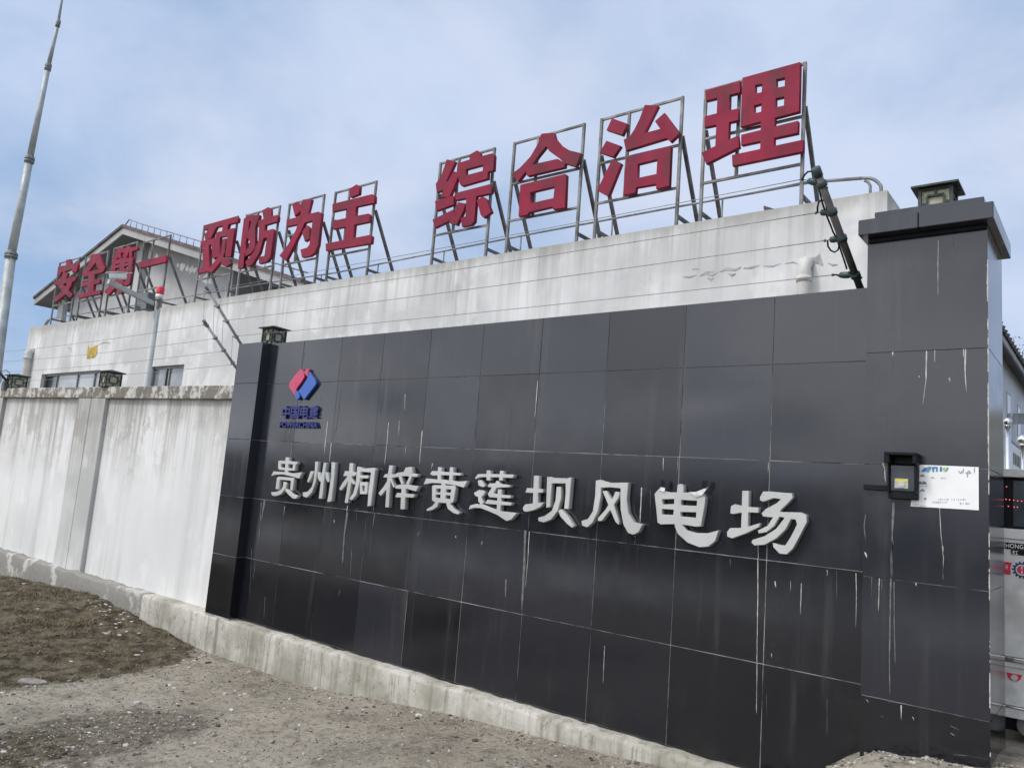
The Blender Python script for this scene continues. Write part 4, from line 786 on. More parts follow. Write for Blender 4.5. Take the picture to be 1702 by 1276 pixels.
  '电': [[1130.0,804.0,1126.7,805.5,1125.9,806.1,1125.0,817.2,1124.5,818.0,1112.8,817.8,1093.3,814.2,1092.5,814.6,1087.8,820.5,1087.7,821.5,1090.1,841.9,1092.6,867.9,1093.5,868.7,1098.2,871.3,1120.7,870.8,1121.0,871.3,1121.1,874.1,1126.0,886.6,1142.3,901.3,1162.0,909.2,1177.0,908.2,1188.5,898.9,1194.2,882.0,1194.3,881.0,1193.3,881.1,1177.0,885.6,1157.0,885.6,1140.5,880.7,1134.2,872.0,1134.5,871.7,1135.2,871.7,1157.0,875.0,1164.2,874.4,1165.0,874.0,1171.2,839.4,1172.4,827.9,1172.3,826.8,1167.5,820.8,1166.7,820.2,1150.2,818.3,1136.0,818.2,1135.8,817.5,1136.6,812.0,1135.0,805.1,1134.3,804.6],[1117.2,829.0,1120.0,828.9,1120.5,829.4,1120.2,836.5,1119.8,837.2,1101.8,838.0,1101.0,837.6,1100.5,830.1,1100.8,829.5],[1132.5,830.6,1158.0,831.9,1158.3,832.5,1157.7,840.0,1157.2,840.4,1155.8,840.4,1132.5,839.2,1132.0,838.5,1132.0,831.6,1132.1,831.0],[1100.2,845.5,1119.2,846.7,1119.6,847.5,1118.9,855.0,1118.2,855.2,1100.8,854.7,1100.5,854.3,1100.3,853.1,1100.0,846.1],[1131.6,850.5,1156.7,851.1,1157.1,851.9,1156.6,859.8,1156.2,860.1,1155.5,860.1,1131.8,857.8,1131.4,857.2,1131.3,854.5,1131.0,853.5,1131.2,851.0]],
  '场': [[1234.0,815.2,1233.6,815.6,1233.4,816.9,1232.7,840.5,1231.8,840.7,1221.3,837.6,1215.3,840.2,1214.7,841.0,1213.5,852.5,1213.8,853.2,1219.0,854.0,1231.7,851.7,1232.2,851.8,1232.4,852.2,1231.6,876.8,1230.8,877.0,1213.7,877.1,1212.8,877.8,1208.1,883.6,1208.4,890.2,1208.7,891.5,1216.2,894.4,1217.0,894.3,1238.8,886.5,1260.6,875.9,1261.5,875.0,1263.0,869.9,1263.0,869.2,1262.2,869.2,1244.2,874.6,1243.3,874.5,1243.2,872.6,1243.9,851.5,1244.3,851.3,1245.7,851.3,1259.8,851.9,1260.2,851.2,1261.2,843.6,1261.0,843.3,1260.5,843.1,1245.8,842.1,1244.3,841.8,1244.1,840.6,1244.7,816.0,1244.3,815.6,1243.5,815.4],[1268.7,816.5,1267.8,817.2,1262.9,825.6,1262.8,830.6,1263.1,831.1,1263.8,831.6,1267.7,833.3,1268.5,833.4,1285.5,827.5,1296.7,829.2,1297.2,829.4,1297.3,829.6,1290.3,836.3,1273.2,845.0,1265.6,852.5,1265.5,853.0,1265.7,853.5,1267.9,857.6,1268.5,858.2,1280.2,859.4,1283.8,859.2,1284.3,859.6,1275.6,873.2,1259.5,881.1,1259.4,882.0,1260.8,885.8,1261.7,886.0,1273.2,884.1,1285.2,874.9,1286.3,873.8,1295.5,858.5,1296.3,858.5,1302.8,860.1,1303.3,860.4,1303.4,860.8,1289.7,878.4,1270.7,890.5,1250.8,896.7,1250.2,897.2,1249.0,899.8,1248.7,901.0,1252.5,905.3,1253.7,906.3,1270.0,905.2,1271.2,904.8,1290.3,894.0,1304.5,880.4,1305.9,878.9,1314.5,862.6,1315.2,862.5,1321.7,863.2,1322.0,863.5,1322.4,864.4,1324.3,870.8,1324.3,871.6,1314.6,891.0,1304.9,906.2,1304.0,906.5,1295.5,905.4,1284.8,902.0,1284.2,902.0,1284.0,902.2,1285.2,909.0,1295.2,919.7,1296.8,920.1,1307.8,921.0,1318.1,911.1,1330.4,888.6,1341.4,866.5,1340.3,856.4,1339.7,855.7,1329.8,851.1,1297.2,850.4,1296.4,850.1,1296.5,849.5,1298.5,846.5,1308.9,836.5,1317.8,827.1,1317.9,826.0,1316.5,819.9,1316.2,819.1,1307.5,819.0,1280.3,816.5]],
 },
 'logo': {
  'red': [[499.4,613.1,488.7,625.4,480.5,637.2,480.4,642.5,489.8,657.5,490.1,657.0,491.0,649.9,493.3,644.5,500.6,634.6,505.2,626.8,505.6,623.0,503.6,618.0,500.1,613.8]],
  'redtip': [[510.1,612.3,505.0,618.2,509.8,625.4,510.6,626.2,511.0,625.4,512.6,615.0,511.6,613.5]],
  'blue': [[513.1,617.7,511.0,627.6,505.2,637.1,496.0,649.9,496.2,650.5,504.9,664.0,505.9,663.0,521.9,642.2,525.3,636.9,523.9,632.6,513.6,618.0]],
  'bluetip': [[491.8,648.9,491.4,649.5,489.7,658.4,493.4,663.8,493.9,664.1,497.9,660.0,498.3,659.1,495.1,650.4,494.6,650.0]],
 },
}

# ------------------------------------------------------------------ silver characters on the wall
SIL_LABEL = {'贵': 'silver raised character 贵, first and leftmost of the row below the blue logo', '州': 'silver raised character 州 of long vertical strokes, second in the wall row',
    '桐': 'silver raised character 桐, third in the row on the black wall', '梓': 'silver raised character 梓, fourth in the row on the black wall',
    '黄': 'silver raised character 黄, fifth in the row on the black wall', '莲': 'silver raised character 莲 with a long sweeping base stroke, sixth in the row',
    '坝': 'silver raised character 坝, seventh in the row on the black wall', '风': 'silver raised character 风 with a crossed centre, third from the right in the row',
    '电': 'silver raised character 电 with torn tape on its upper corners, second from the right', '场': 'silver raised character 场, last and rightmost of the row on the black wall'}
for ch, loops in OUT['sil'].items():
    a = [at(fl[i], fl[i + 1], -0.052) for fl in loops for i in range(0, len(fl), 2)]
    x0, x1, z0 = min(q.x for q in a), max(q.x for q in a), min(q.z for q in a)
    o = thing('wall_character', ((x0 + x1) / 2, 0, z0), SIL_LABEL[ch], 'sign letter', 'silver characters on the black wall')
    outline_mesh('character_body', loops, -0.052, 0.047, M['silver'], o, 0.002)
    if ch == '电':
        for pts in ([(622, 138), (640, 118), (672, 122), (664, 150)], [(830, 152), (880, 150), (960, 118), (920, 172), (870, 192), (856, 168)], [(642, 118), (650, 66), (672, 90), (668, 122)], [(918, 130), (926, 72), (962, 84), (950, 124)]):
            pp = Z(940, 780, 4.052, pts)
            F_ = [at(u, v, -0.056 - 0.006 * (i % 2)) for i, (u, v) in enumerate(pp)]
            B_ = [p_ + Vector((0, 0.0012, 0)) for p_ in F_]
            n = len(F_)
            q = MB()
            q.add(F_ + B_, [tuple(range(n)), tuple(range(n, 2 * n))[::-1]] + [(i, (i + 1) % n, n + (i + 1) % n, n + i) for i in range(n)], 0)
            q.build('torn_tape', M['black'] if pts[0][1] < 135 else M['foam'], o)

# ------------------------------------------------------------------ company emblem
lg = thing('company_logo', (at(500, 640, 0).x, 0, at(500, 710, 0).z), 'red and blue double diamond emblem above navy lettering on the black wall', 'logo')
outline_mesh('red_leaf', OUT['logo']['red'], -0.034, 0.030, M['logored'], lg, 0.001)
outline_mesh('red_tip', OUT['logo']['redtip'], -0.0335, 0.030, M['logored'], lg, 0.001)
outline_mesh('blue_leaf', OUT['logo']['blue'], -0.033, 0.030, M['logoblue'], lg, 0.001)
outline_mesh('blue_tip', OUT['logo']['bluetip'], -0.0325, 0.030, M['logoblue'], lg, 0.001)
def rect_px(u0, v0, u1, v1, y):
    a, b = at(u0, v0, y), at(u1, v1, y)
    return a.x, b.x, b.z, a.z
xa = at(467, 684, -0.03).x; xb = at(529, 684, -0.03).x
za_, zb_ = at(498, 695.5, -0.03).z, at(498, 674, -0.03).z
for i, ch in enumerate('中国电建'):
    k = (xb - xa) / 4
    text_mesh('name_character', ch, xa + i * k + k * 0.05, xa + (i + 1) * k - k * 0.05, za_, zb_, -0.026, 0.024, M['navy'], lg, 0.022)
text_mesh('latin_name', 'POWERCHINA', at(464, 705, -0.03).x, at(527, 705, -0.03).x, at(496, 711, -0.03).z, at(496, 700.5, -0.03).z, -0.026, 0.024, M['navy'], lg, 0.02)

# ------------------------------------------------------------------ red rooftop characters on steel frames
YF = 5.13
FR = {'理': ((1172, 150), (1338, 104), (1165.6, 367), (1332, 340)), '治': ((1000.4, 198), (1135.2, 160.5), (988.2, 393.8), (1123.6, 373)), '合': ((856, 236), (972.5, 206.4), (841, 419), (956.6, 401)), '综': ((732.3, 271), (822, 245.6), (717.5, 439), (807.4, 425.4)), '主': ((559, 319), (627.4, 300.5), (541, 469), (607.7, 458.7)), '为': ((482, 338), (540, 323.8), (465, 480), (521.7, 471.4)), '防': ((410, 357), (466, 341.8), (394, 490.5), (448, 482)), '预': ((339, 374), (396, 360), (324, 501), (378, 492.6)), '一': ((241, 402.6), (283.2, 389.8), (223.8, 515.9), (268, 510)), '第': ((193, 409), (229, 404), (172.5, 524), (211.8, 518.5)), '全': ((143.9, 426.6), (182.5, 417), (126.6, 530.5), (162.5, 525)), '安': ((100, 436), (133, 428), (84, 537), (117, 530.5))}
RED_LABEL = {'安': 'faded red rooftop character 安 on a steel frame, leftmost in the slogan', '全': 'faded red rooftop character 全 on a steel frame, second from the left', '第': 'faded red rooftop character 第 partly hidden behind the camera pole arm', '一': 'single red bar character 一 on a steel frame beside the red beacon',
    '预': 'faded red rooftop character 预, first of the middle group of four', '防': 'faded red rooftop character 防, second of the middle group of four', '为': 'faded red rooftop character 为, third of the middle group of four', '主': 'faded red rooftop character 主, last of the middle group of four',
    '综': 'faded red rooftop character 综, first of the right hand group of four', '合': 'faded red rooftop character 合 with a roof shaped top, right hand group', '治': 'faded red rooftop character 治 with three separate dots, right hand group', '理': 'large red rooftop character 理, rightmost of the slogan'}
for ch, loops in OUT['red'].items():
    tl, tr, bl, br = [at(u, v, YF) for u, v in FR[ch]]
    x0, x1 = (tl.x + bl.x) / 2, (tr.x + br.x) / 2
    zt, zb = (tl.z + tr.z) / 2, (bl.z + br.z) / 2 - 0.03
    o = thing('roof_character', ((x0 + x1) / 2, YF, zb), RED_LABEL[ch], 'sign letter', 'red slogan characters on the roof')
    outline_mesh('character_body', loops, 5.0, 0.075, M['red'], o, 0.004)
    e = 0.042
    f = MB()
    for x in (x0, x1): f.box(x - e / 2, x + e / 2, YF - e / 2, YF + e / 2, zb - 0.05, zt, 0)
    ze = at(*( (FR[ch][2][0] + FR[ch][0][0]) / 2, max(fl[i + 1] for fl in loops for i in range(0, len(fl), 2))), YF).z
    zrail = zb + 0.29 * (zt - zb)
    for zz in (zt - e / 2, zrail, zb + 0.62 * (zt - zb)):
        f.box(x0 + e / 2, x1 - e / 2, YF - e / 2 + 0.004, YF + e / 2 - 0.004, zz - e / 2 + 0.004, zz + e / 2 - 0.004, 0)
    xm = x0 + (x1 - x0) * 0.36
    f.box(xm - 0.02, xm + 0.02, YF - 0.02, YF + 0.02, zrail + 0.02, zt - e + 0.002, 0)
    f.build('steel_frame', M['steel'], o)
    for x in (x0, x1):
        q = MB()
        top, foot = (x, YF + e / 2 + 0.026, zb + 0.70 * (zt - zb)), (x, YF + 0.86, zb - 0.03)
        q.bar(top, foot, 0.05, 0.05, 0)
        s_ = (0.14)
        mid = Vector(top).lerp(Vector(foot), 1 - s_ * 0.9)
        q.bar((x, YF + e / 2, mid.z), (x, mid.y - 0.02, mid.z), 0.045, 0.045, 0)
        q.build('back_brace', M['rust'], o)

# ------------------------------------------------------------------ white flat-roofed building
wb = thing('flat_roof_building', (-13.7, 8, 0), 'long white flat roofed building with streaked plaster behind the walls', 'building')
TOP = [(-26.95, 5.76), (-21.57, 5.70), (-16.3, 5.665), (-12.1, 5.645), (-9.3, 5.625), (-4.5, 5.61), (-0.487, 5.612)]
def topz(x): return interp(x, TOP)
W1 = (-25.33, -21.2, 3.0, 4.118); W2 = (-18.29, -16.55, 3.0, 4.10)
q = MB()
xs_ = sorted(set([-26.95, W1[0], W1[1], W2[0], W2[1], -0.487] + [a for a, b in TOP]))
for a, b in zip(xs_[:-1], xs_[1:]):
    win = W1 if W1[0] <= a < W1[1] else W2 if W2[0] <= a < W2[1] else None
    if win:
        q.add([(a, 5, win[3]), (b, 5, win[3]), (b, 5, topz(b)), (a, 5, topz(a))], [(0, 1, 2, 3)])
        q.add([(a, 5, -0.5), (b, 5, -0.5), (b, 5, win[2]), (a, 5, win[2])], [(0, 1, 2, 3)])
        q.add([(a, 5, win[3]), (b, 5, win[3]), (b, 5.2, win[3]), (a, 5.2, win[3])], [(0, 3, 2, 1)])
        q.add([(a, 5, win[2]), (b, 5, win[2]), (b, 5.2, win[2]), (a, 5.2, win[2])], [(0, 1, 2, 3)])
    else:
        q.add([(a, 5, -0.5), (b, 5, -0.5), (b, 5, topz(b)), (a, 5, topz(a))], [(0, 1, 2, 3)])
    q.add([(a, 5, topz(a)), (b, 5, topz(b)), (b, 11, topz(b)), (a, 11, topz(a))], [(0, 1, 2, 3)])
    q.add([(a, 11, -0.5), (b, 11, -0.5), (b, 11, topz(b)), (a, 11, topz(a))], [(3, 2, 1, 0)])
for win in (W1, W2):
    for x in win[:2]: q.add([(x, 5, win[2]), (x, 5.2, win[2]), (x, 5.2, win[3]), (x, 5, win[3])], [(0, 1, 2, 3)])
for x in (-26.95, -0.487): q.add([(x, 5, -0.5), (x, 11, -0.5), (x, 11, topz(x)), (x, 5, topz(x))], [(0, 1, 2, 3)])
q.build('plaster_wall', M['facade'], wb)
def window(win, mull, open_first):
    o = MB(); x0, x1, z0, z1 = win; y = 5.13; e = 0.06
    for x in [x0 + e / 2] + mull + [x1 - e / 2]: o.box(x - e / 2, x + e / 2, y - 0.03, y + 0.03, z0, z1, 0)
    for zz in (z0 + e / 2, z1 - e / 2):
        ms = [x0 + e / 2] + mull + [x1 - e / 2]
        for a, b in zip(ms[:-1], ms[1:]): o.box(a + e / 2, b - e / 2, y - 0.028, y + 0.028, zz - e / 2, zz + e / 2, 0)
    fr_ = o.build('window_frame', M['winframe'], wb)
    ms = [x0] + mull + [x1]
    for i, (a, b) in enumerate(zip(ms[:-1], ms[1:])):
        g = MB(); g.box(a + 0.02, b - 0.02, y + 0.004 + (0.04 if i == open_first else 0), y + 0.010 + (0.04 if i == open_first else 0), z0 + 0.02, z1 - 0.02, 0)
        g.build('pane', M['darkglass'] if i == open_first else M['glass'], fr_)
window(W1, [-24.4, -22.9, -21.75], 0)
window(W2, [-17.62, -17.45], 1)
q = MB()                                            # drain elbows and pipes
def pipe(mb, u, v, r, zb):
    a = at(u, v, 4.86); mb.tube([(a.x, 5.02, a.z), (a.x, 4.93, a.z), (a.x, 4.885, a.z - 0.02), (a.x, 4.86, a.z - 0.07), (a.x, 4.86, a.z - 0.16), (a.x, 4.86, zb)], r, 14)
    mb.tube([(a.x, 4.86, a.z - 0.20), (a.x, 4.86, a.z - 0.27)], r * 1.14, 14)
pipe(q, 1337, 434, 0.082, 0.5); q.build('drain_pipe', M['offwhite'], wb)
q = MB(); pipe(q, 48, 583, 0.11, 0.2); q.build('drain_pipe', M['offwhite'], wb)
q = MB()
yl = [at(u, v, 4.99) for u, v in ((144, 596), (146, 575), (149, 578), (154, 577), (157, 574.5), (162, 573.5), (161, 588), (157, 594), (150, 595))]
n = len(yl); q.add(yl + [p_ + Vector((0, 0.009, 0)) for p_ in yl], [tuple(range(n)), tuple(range(n, 2 * n))[::-1]] + [(i, (i + 1) % n, n + (i + 1) % n, n + i) for i in range(n)])
q.build('exposed_insulation', M['yellow'], wb, 0)
# hairline cracks and grey scars round the drain and the patch
q = MB()
def scar(pts, w_):
    P = [at(u, v, 4.996) for u, v in pts]
    L = []
    for i, p_ in enumerate(P):
        k = w_ * random.uniform(0.4, 1.0) * (0.3 if i in (0, len(P) - 1) else 1)
        L.append((p_ + Vector((0, 0, k)), p_ - Vector((0, 0, k * random.uniform(0.6, 1)))))
    for (a, b), (c2, d2) in zip(L[:-1], L[1:]): q.add([b, d2, c2, a], [(0, 1, 2, 3)])
SCAR = plain('bare_render', (0.36, 0.355, 0.34), 0.95, 0, 0.3, 9)
for pts_, w__ in (([(1135, 460), (1146, 461), (1158, 457)], 0.022), ([(1163, 459), (1172, 454), (1184, 456), (1192, 452)], 0.045), ([(1176, 462), (1182, 465), (1186, 462)], 0.03), ([(1196, 452), (1208, 447), (1222, 449), (1232, 444)], 0.04), ([(1210, 455), (1217, 458), (1223, 455)], 0.025),
                  ([(1236, 446), (1250, 445), (1262, 441)], 0.03), ([(1268, 442), (1284, 443), (1298, 438)], 0.02), ([(1304, 438), (1318, 436), (1328, 439)], 0.018), ([(1150, 448), (1156, 446), (1162, 448)], 0.014), ([(1376, 437), (1384, 441), (1392, 440)], 0.02)):
    scar(pts_, w__); q.build('plaster_scar', SCAR, wb); q = MB()
scar([(1348, 430), (1356, 434), (1362, 432), (1368, 441)], 0.09)
q.build('plaster_scar', SCAR, wb); q = MB(); scar([(1346, 441), (1352, 452), (1349, 466)], 0.035)
q.build('plaster_scar', SCAR, wb); q = MB()
scar([(164, 573), (170, 570), (178, 569), (184, 571)], 0.05); q.build('plaster_scar', SCAR, wb); q = MB(); scar([(112, 577), (118, 580), (120, 587)], 0.04)
q.build('plaster_scar', SCAR, wb)

# roof rail along the parapet
rr = thing('roof_railing', (-13, 5.2, 5.65), 'thin grey pipe railing bending down at the right end of the flat roof', 'railing')
YR = 5.34
q = MB()
pr = [(x, YR, topz(x) + 0.33) for x in (-26.2, -22, -18, -14)] + [at(u, v, YR) for u, v in ((560, 453), (720, 421), (888, 388), (1100, 348.5), (1250, 321.5))]
def railz(x): return interp(x, [(p_[0], p_[2]) for p_ in pr])
q.tube(pr, 0.017, 8)
a = at(1345, 303, YR); b = at(1432, 296.5, YR); c0 = at(1446, 296.5, YR); d0 = at(1459, 303, YR); e0 = at(1468, 317, YR)
q.tube([pr[-1], a, b], [0.017, 0.024, 0.024], 8)
q.tube([b, at(1440, 296, YR), c0, at(1453, 298.5, YR), d0, at(1464, 309, YR), (e0.x, YR, 5.55)], 0.022, 8)
q.tube([at(1437, 300.5, YR - 0.0), at(1443, 303, YR), at(1446.5, 309, YR), (at(1447, 318, YR).x, YR, 5.55)], 0.018, 8)
lx = -26.2
q.tube([(lx, YR, topz(lx) + 0.33), (lx - 0.25, YR, topz(lx) + 0.30), (lx - 0.42, YR, topz(lx) + 0.18), (lx - 0.48, YR, topz(lx) - 0.05)], 0.05, 8)
q.build('top_rail', M['rail'], rr)
for k in range(13):
    x = -2.75 - k * 1.83
    q = MB(); q.tube([(x, YR, topz(x) - 0.03), (x, YR, railz(x) - 0.012)], 0.013, 6); q.build('rail_post', M['rail'], rr)

# ------------------------------------------------------------------ gabled building behind
gb = thing('gabled_building', (-36, 16, 0), 'tall grey gabled building with deep eaves rising behind the left end of the roof', 'building')
YG = 11.3
AP = at(207, 379, YG); EL = at(59, 498, YG); ER = at(505, 472, YG)
th = 0.30
def roofpts(d): return [(EL.x, EL.z - d), (AP.x, AP.z - d), (ER.x, ER.z - d)]
q = MB()
T_, B_ = roofpts(0.0), roofpts(th)
q.prism([T_[0], T_[1], B_[1], B_[0]], 'y', YG, YG + 13, 0); q.prism([(T_[1][0] + 0.001, T_[1][1]), T_[2], B_[2], (B_[1][0] + 0.001, B_[1][1])], 'y', YG, YG + 13, 0)
roof = q.build('roof', M['soffit'], gb)
q = MB()
T_, B_ = roofpts(-0.02), roofpts(th + 0.02)
q.prism([T_[0], T_[1], B_[1], B_[0]], 'y', YG - 0.06, YG - 0.004, 0); q.prism([(T_[1][0] + 0.001, T_[1][1]), T_[2], B_[2], (B_[1][0] + 0.001, B_[1][1])], 'y', YG - 0.06, YG - 0.004, 0)
q.build('fascia', M['fascia'], roof)
q = MB()
T_, B_ = roofpts(-0.16), roofpts(-0.024)
q.prism([T_[0], T_[1], B_[1], B_[0]], 'y', YG - 0.14, YG + 13.1, 0); q.prism([(T_[1][0] + 0.001, T_[1][1]), T_[2], B_[2], (B_[1][0] + 0.001, B_[1][1])], 'y', YG - 0.14, YG + 13.1, 1)
q.build('roof_tiles', [M['tile'], M['redtile']], roof)
q = MB()
q.tube([(AP.x - 0.3, YG + 0.1, AP.z + 0.15), (AP.x + 0.15, YG + 0.1, AP.z + 0.44)] + [(AP.x + (ER.x - AP.x) * t_, YG + 0.1, AP.z + 0.44 + (ER.z - AP.z) * t_) for t_ in (0.1, 0.5, 1)], 0.03, 6)
for k in range(24):
    t_ = (k + 0.6) / 24.0
    x, z = AP.x + (ER.x - AP.x) * t_, AP.z + (ER.z - AP.z) * t_
    q.tube([(x, YG + 0.1, z + 0.12), (x, YG + 0.1, z + 0.43)], 0.018, 6)
q.build('ridge_rail', M['rail'], roof)
YW = YG + 1.0
q = MB()
ins = 2.2
sl = (AP.z - EL.z) / (AP.x - EL.x); sr = (ER.z - AP.z) / (ER.x - AP.x)
wl_, wr_ = EL.x + ins, at(391, 470, YW).x
q.prism([(wl_, 0), (wr_, 0), (wr_, AP.z - th + sr * (wr_ - AP.x)), (AP.x, AP.z - th), (wl_, AP.z - th + sl * (wl_ - AP.x))], 'y', YW, YW + 11, 0)
q.build('gable_wall', M['gablewall'], gb)
q = MB(); xr0 = wr_ + 0.002; xr1 = ER.x - 0.5
q.prism([(xr0, 0), (xr1, 0), (xr1, AP.z - th - 0.02 + sr * (xr1 - AP.x)), (xr0, AP.z - th - 0.02 + sr * (xr0 - AP.x))], 'y', YW + 3.2, YW + 11, 0)
q.build('recessed_wall', M['grey'], gb)
q = MB()
for (u0, u1, v) in ((228, 237, 440), (100, 108, 500), (378, 388, 470)):
    xa_, xb_ = at(u0, v, YW - 0.2).x, at(u1, v, YW - 0.2).x
    xm = (xa_ + xb_) / 2
    zt = AP.z - th - 0.02 + (sl * (xa_ - AP.x) if xa_ < AP.x else sr * (xb_ - AP.x))
    q = MB(); q.box(xa_, xb_, YW - 0.25, YW - 0.003, 0, zt, 0)
    q.build('wall_column', M['gablewall'], gb)
BWP = plain('bare_white_plaster', (0.70, 0.70, 0.68), 0.9, 0, 0.15, 3)  # row of peeled white spots on the gable
for (u, v, rr_) in ((247, 424, 0.30), (260, 427, 0.20), (303, 443, 0.24), (311, 446, 0.2), (318, 448, 0.24), (324, 449, 0.18), (330, 458, 0.22), (334, 452, 0.2), (341, 464, 0.3), (349, 466, 0.2), (296, 441, 0.14)):
    c3 = at(u, v, YW - 0.006); n = 9; q = MB()
    q.add([(c3.x + rr_ * random.uniform(0.45, 1.1) * math.cos(2 * math.pi * k / n), c3.y, c3.z + rr_ * random.uniform(0.5, 1.2) * math.sin(2 * math.pi * k / n)) for k in range(n)], [tuple(range(n))])
    q.build('peeled_plaster', BWP, gb)

# ------------------------------------------------------------------ zinc lightning mast
mst = thing('lightning_mast', (-29.55, 5.0, 0), 'tall tapering zinc mast with flange collars leaning up at the left edge', 'mast')
MP = [at(-13, 660, 5.0), at(18.5, 425, 5.0), at(49, 266, 5.0), at(80, 112, 5.0), at(96.5, 40, 5.0), at(112, -55, 5.0)]
bot = MP[0] + (MP[0] - MP[1]).normalized() * (MP[0].z + 0.3)
MP[0] = bot
RD = [0.21, 0.15, 0.118, 0.078, 0.05, 0.02]; M['mastflange'] = plain('dull_zinc', (0.20, 0.21, 0.205), 0.6, 0.2, 0.3, 6)
for i in range(5):
    q = MB(); q.tube([MP[i], MP[i + 1]], [RD[i] * (0.96 if i else 1), RD[i + 1] * 1.08], 16)
    q.build('mast_section', M['mast'], mst)
for i in range(1, 5):
    d = (MP[i] - MP[i - 1]).normalized()
    r0 = RD[i] * 1.42
    q = MB()
    q.tube([MP[i] - d * 0.16, MP[i] - d * 0.085], [RD[i] * 1.1, r0 * 0.9], 16)
    q.tube([MP[i] - d * 0.083, MP[i] - d * 0.012], r0, 16); q.tube([MP[i] + d * 0.012, MP[i] + d * 0.083], r0, 16)
    q.tube([MP[i] + d * 0.085, MP[i] + d * 0.16], [r0 * 0.9, RD[i] * 1.05], 16)
    for k in range(8):
        w_ = 2 * math.pi * k / 8
        c3 = MP[i] + Vector((math.cos(w_), math.sin(w_), 0)) * r0 * 0.86
        q.tube([c3 - d * 0.12, c3 + d * 0.12], 0.018, 6)
    q.build('flange', M['mastflange'], mst)

# ------------------------------------------------------------------ camera pole, beacon
YP = 2.0
pb = at(255, 560, YP)
cp = thing('camera_pole', (pb.x, YP, 0), 'pale slim pole with a side arm behind the whitewashed wall', 'pole')
ztop = at(262, 500, YP).z
q = MB(); q.tube([(pb.x, YP, -0.3), (pb.x, YP, ztop)], [0.060, 0.050], 14); q.lathe((pb.x, YP, ztop), [(0.05, 0), (0.04, 0.03), (0.0, 0.04)], 14); q.build('pole_shaft', M['pole'], cp)
YT = 1.05
tip = at(180, 468, YT); root = at(259, 506, YP)
q = MB(); q.bar((root.x, YP - 0.05, root.z), tip, 0.075, 0.09); q.build('side_arm', M['pole'], cp, 0.01, 2)
q = MB(); bx = at(247, 498, 1.9); q.box(bx.x - 0.11, bx.x + 0.11, 1.82, 2.0, bx.z - 0.20, bx.z + 0.12); q.build('junction_box', plain('grey_green_box', (0.10, 0.125, 0.12), 0.5, 0, 0.15, 6), cp, 0.01, 2)
bc = at(266, 487, YP - 0.10)
bn = thing('warning_beacon', (bc.x, bc.y, bc.z), 'red warning beacon with white base on top of the camera pole', 'beacon')
q = MB(); q.lathe((bc.x, bc.y, bc.z - 0.03), [(0.0, 0.0), (0.067, 0.0), (0.070, 0.02), (0.070, 0.125), (0.06, 0.14), (0, 0.145)], 18); q.build('beacon_lens', M['beacon'], bn)
q = MB(); q.lathe((bc.x, bc.y, bc.z - 0.03), [(0.0, -0.075), (0.066, -0.07), (0.069, -0.002), (0.0, -0.001)], 18); q.build('beacon_base', M['white'], bn)
q = MB(); q.lathe((bc.x, bc.y, bc.z - 0.03), [(0.0, -0.115), (0.062, -0.11), (0.064, -0.077), (0.0, -0.076)], 18); q.bar((bc.x, bc.y, bc.z - 0.14), (bc.x, bc.y, bc.z - 0.27), 0.06); q.bar((bc.x, bc.y, bc.z - 0.24), (pb.x, YP, bc.z - 0.24), 0.04); q.build('beacon_bracket', M['steel'], bn)
cc = at(193, 459, 1.08)
cv = thing('security_camera', (cc.x, cc.y, cc.z), 'white bullet security camera on the tip of the pole arm', 'camera')
d = Vector((-0.25, -1.0, -0.22)).normalized()
q = MB(); q.bar(cc - d * 0.16, cc + d * 0.12, 0.12, 0.10); q.build('camera_housing', M['white'], cv, 0.02, 3)
q = MB(); q.bar(cc - d * 0.17 + Vector((0, 0, 0.058)), cc + d * 0.17 + Vector((0, 0, 0.058)), 0.14, 0.010); q.build('sun_shield', M['white'], cv, 0.004, 2)
q = MB(); q.tube([cc + d * 0.121, cc + d * 0.135], 0.035, 16); q.build('lens', M['black'], cv)
q = MB(); jt = cc - d * 0.05; q.tube([(jt.x, jt.y, jt.z - 0.06), (jt.x, jt.y, tip.z + 0.045)], 0.035, 10); q.build('mount', M['pole'], cv)

# ------------------------------------------------------------------ electric fence
def fence_post(P0, P1, pts, r, label, cable=None, brk=0.0):
    o = thing('electric_fence_post', tuple(P0), label, 'fence post', 'leaning electric fence posts')
    d = (P1 - P0).normalized()
    q = MB(); q.tube([P0 - d * 0.10, P1], r, 12); q.build('post_tube', M['rust'] if r > 0.02 else M['postgrey'], o)
    q = MB(); q.tube([P1 - d * 0.004, P1 + d * 0.05], r * 1.2, 12); q.build('end_cap', M['green'] if r > 0.02 else M['rail'], o)
    tips = []
    for (u, v), t_ in pts:
        c = P0.lerp(P1, t_)
        e = at(u, v, c.y)
        w_ = (e - c)
        q = MB()
        q.tube([c - d * r * 0.7, c + d * r * 0.7], r * 1.42, 12)
        q.tube([c + d * 0.022 + w_ * 0.1, c + d * 0.022 + w_ * 0.26], r * 0.3, 6); q.tube([c - d * 0.018, c - d * 0.018 - w_ * 0.25], r * 0.35, 6)
        prof = [(0.12, 0.45), (0.22, 0.8), (0.32, 1.0), (0.5, 1.0), (0.66, 0.86), (0.72, 0.4)]
        q.tube([c + w_ * s_ for s_, k in prof], [r * 0.95 * k for s_, k in prof], 10)
        q.build('insulator', M['green'] if r > 0.02 else M['rail'], o)
        q = MB(); q.tube([c + w_ * 0.70, e], r * 0.12, 6); q.lathe(e - Vector((0, 0, r * 0.35)), [(0, 0), (r * 0.32, 0.0), (r * 0.36, r * 0.35), (r * 0.32, r * 0.7), (0, r * 0.7)], 10)
        q.build('wire_clamp', M['steel'], o)
        tips.append(e)
    if cable:
        q = MB()
        for path in cable:
            q.tube(path, 0.0052, 8)
        q.build('cable', M['black'], o)
    return tips
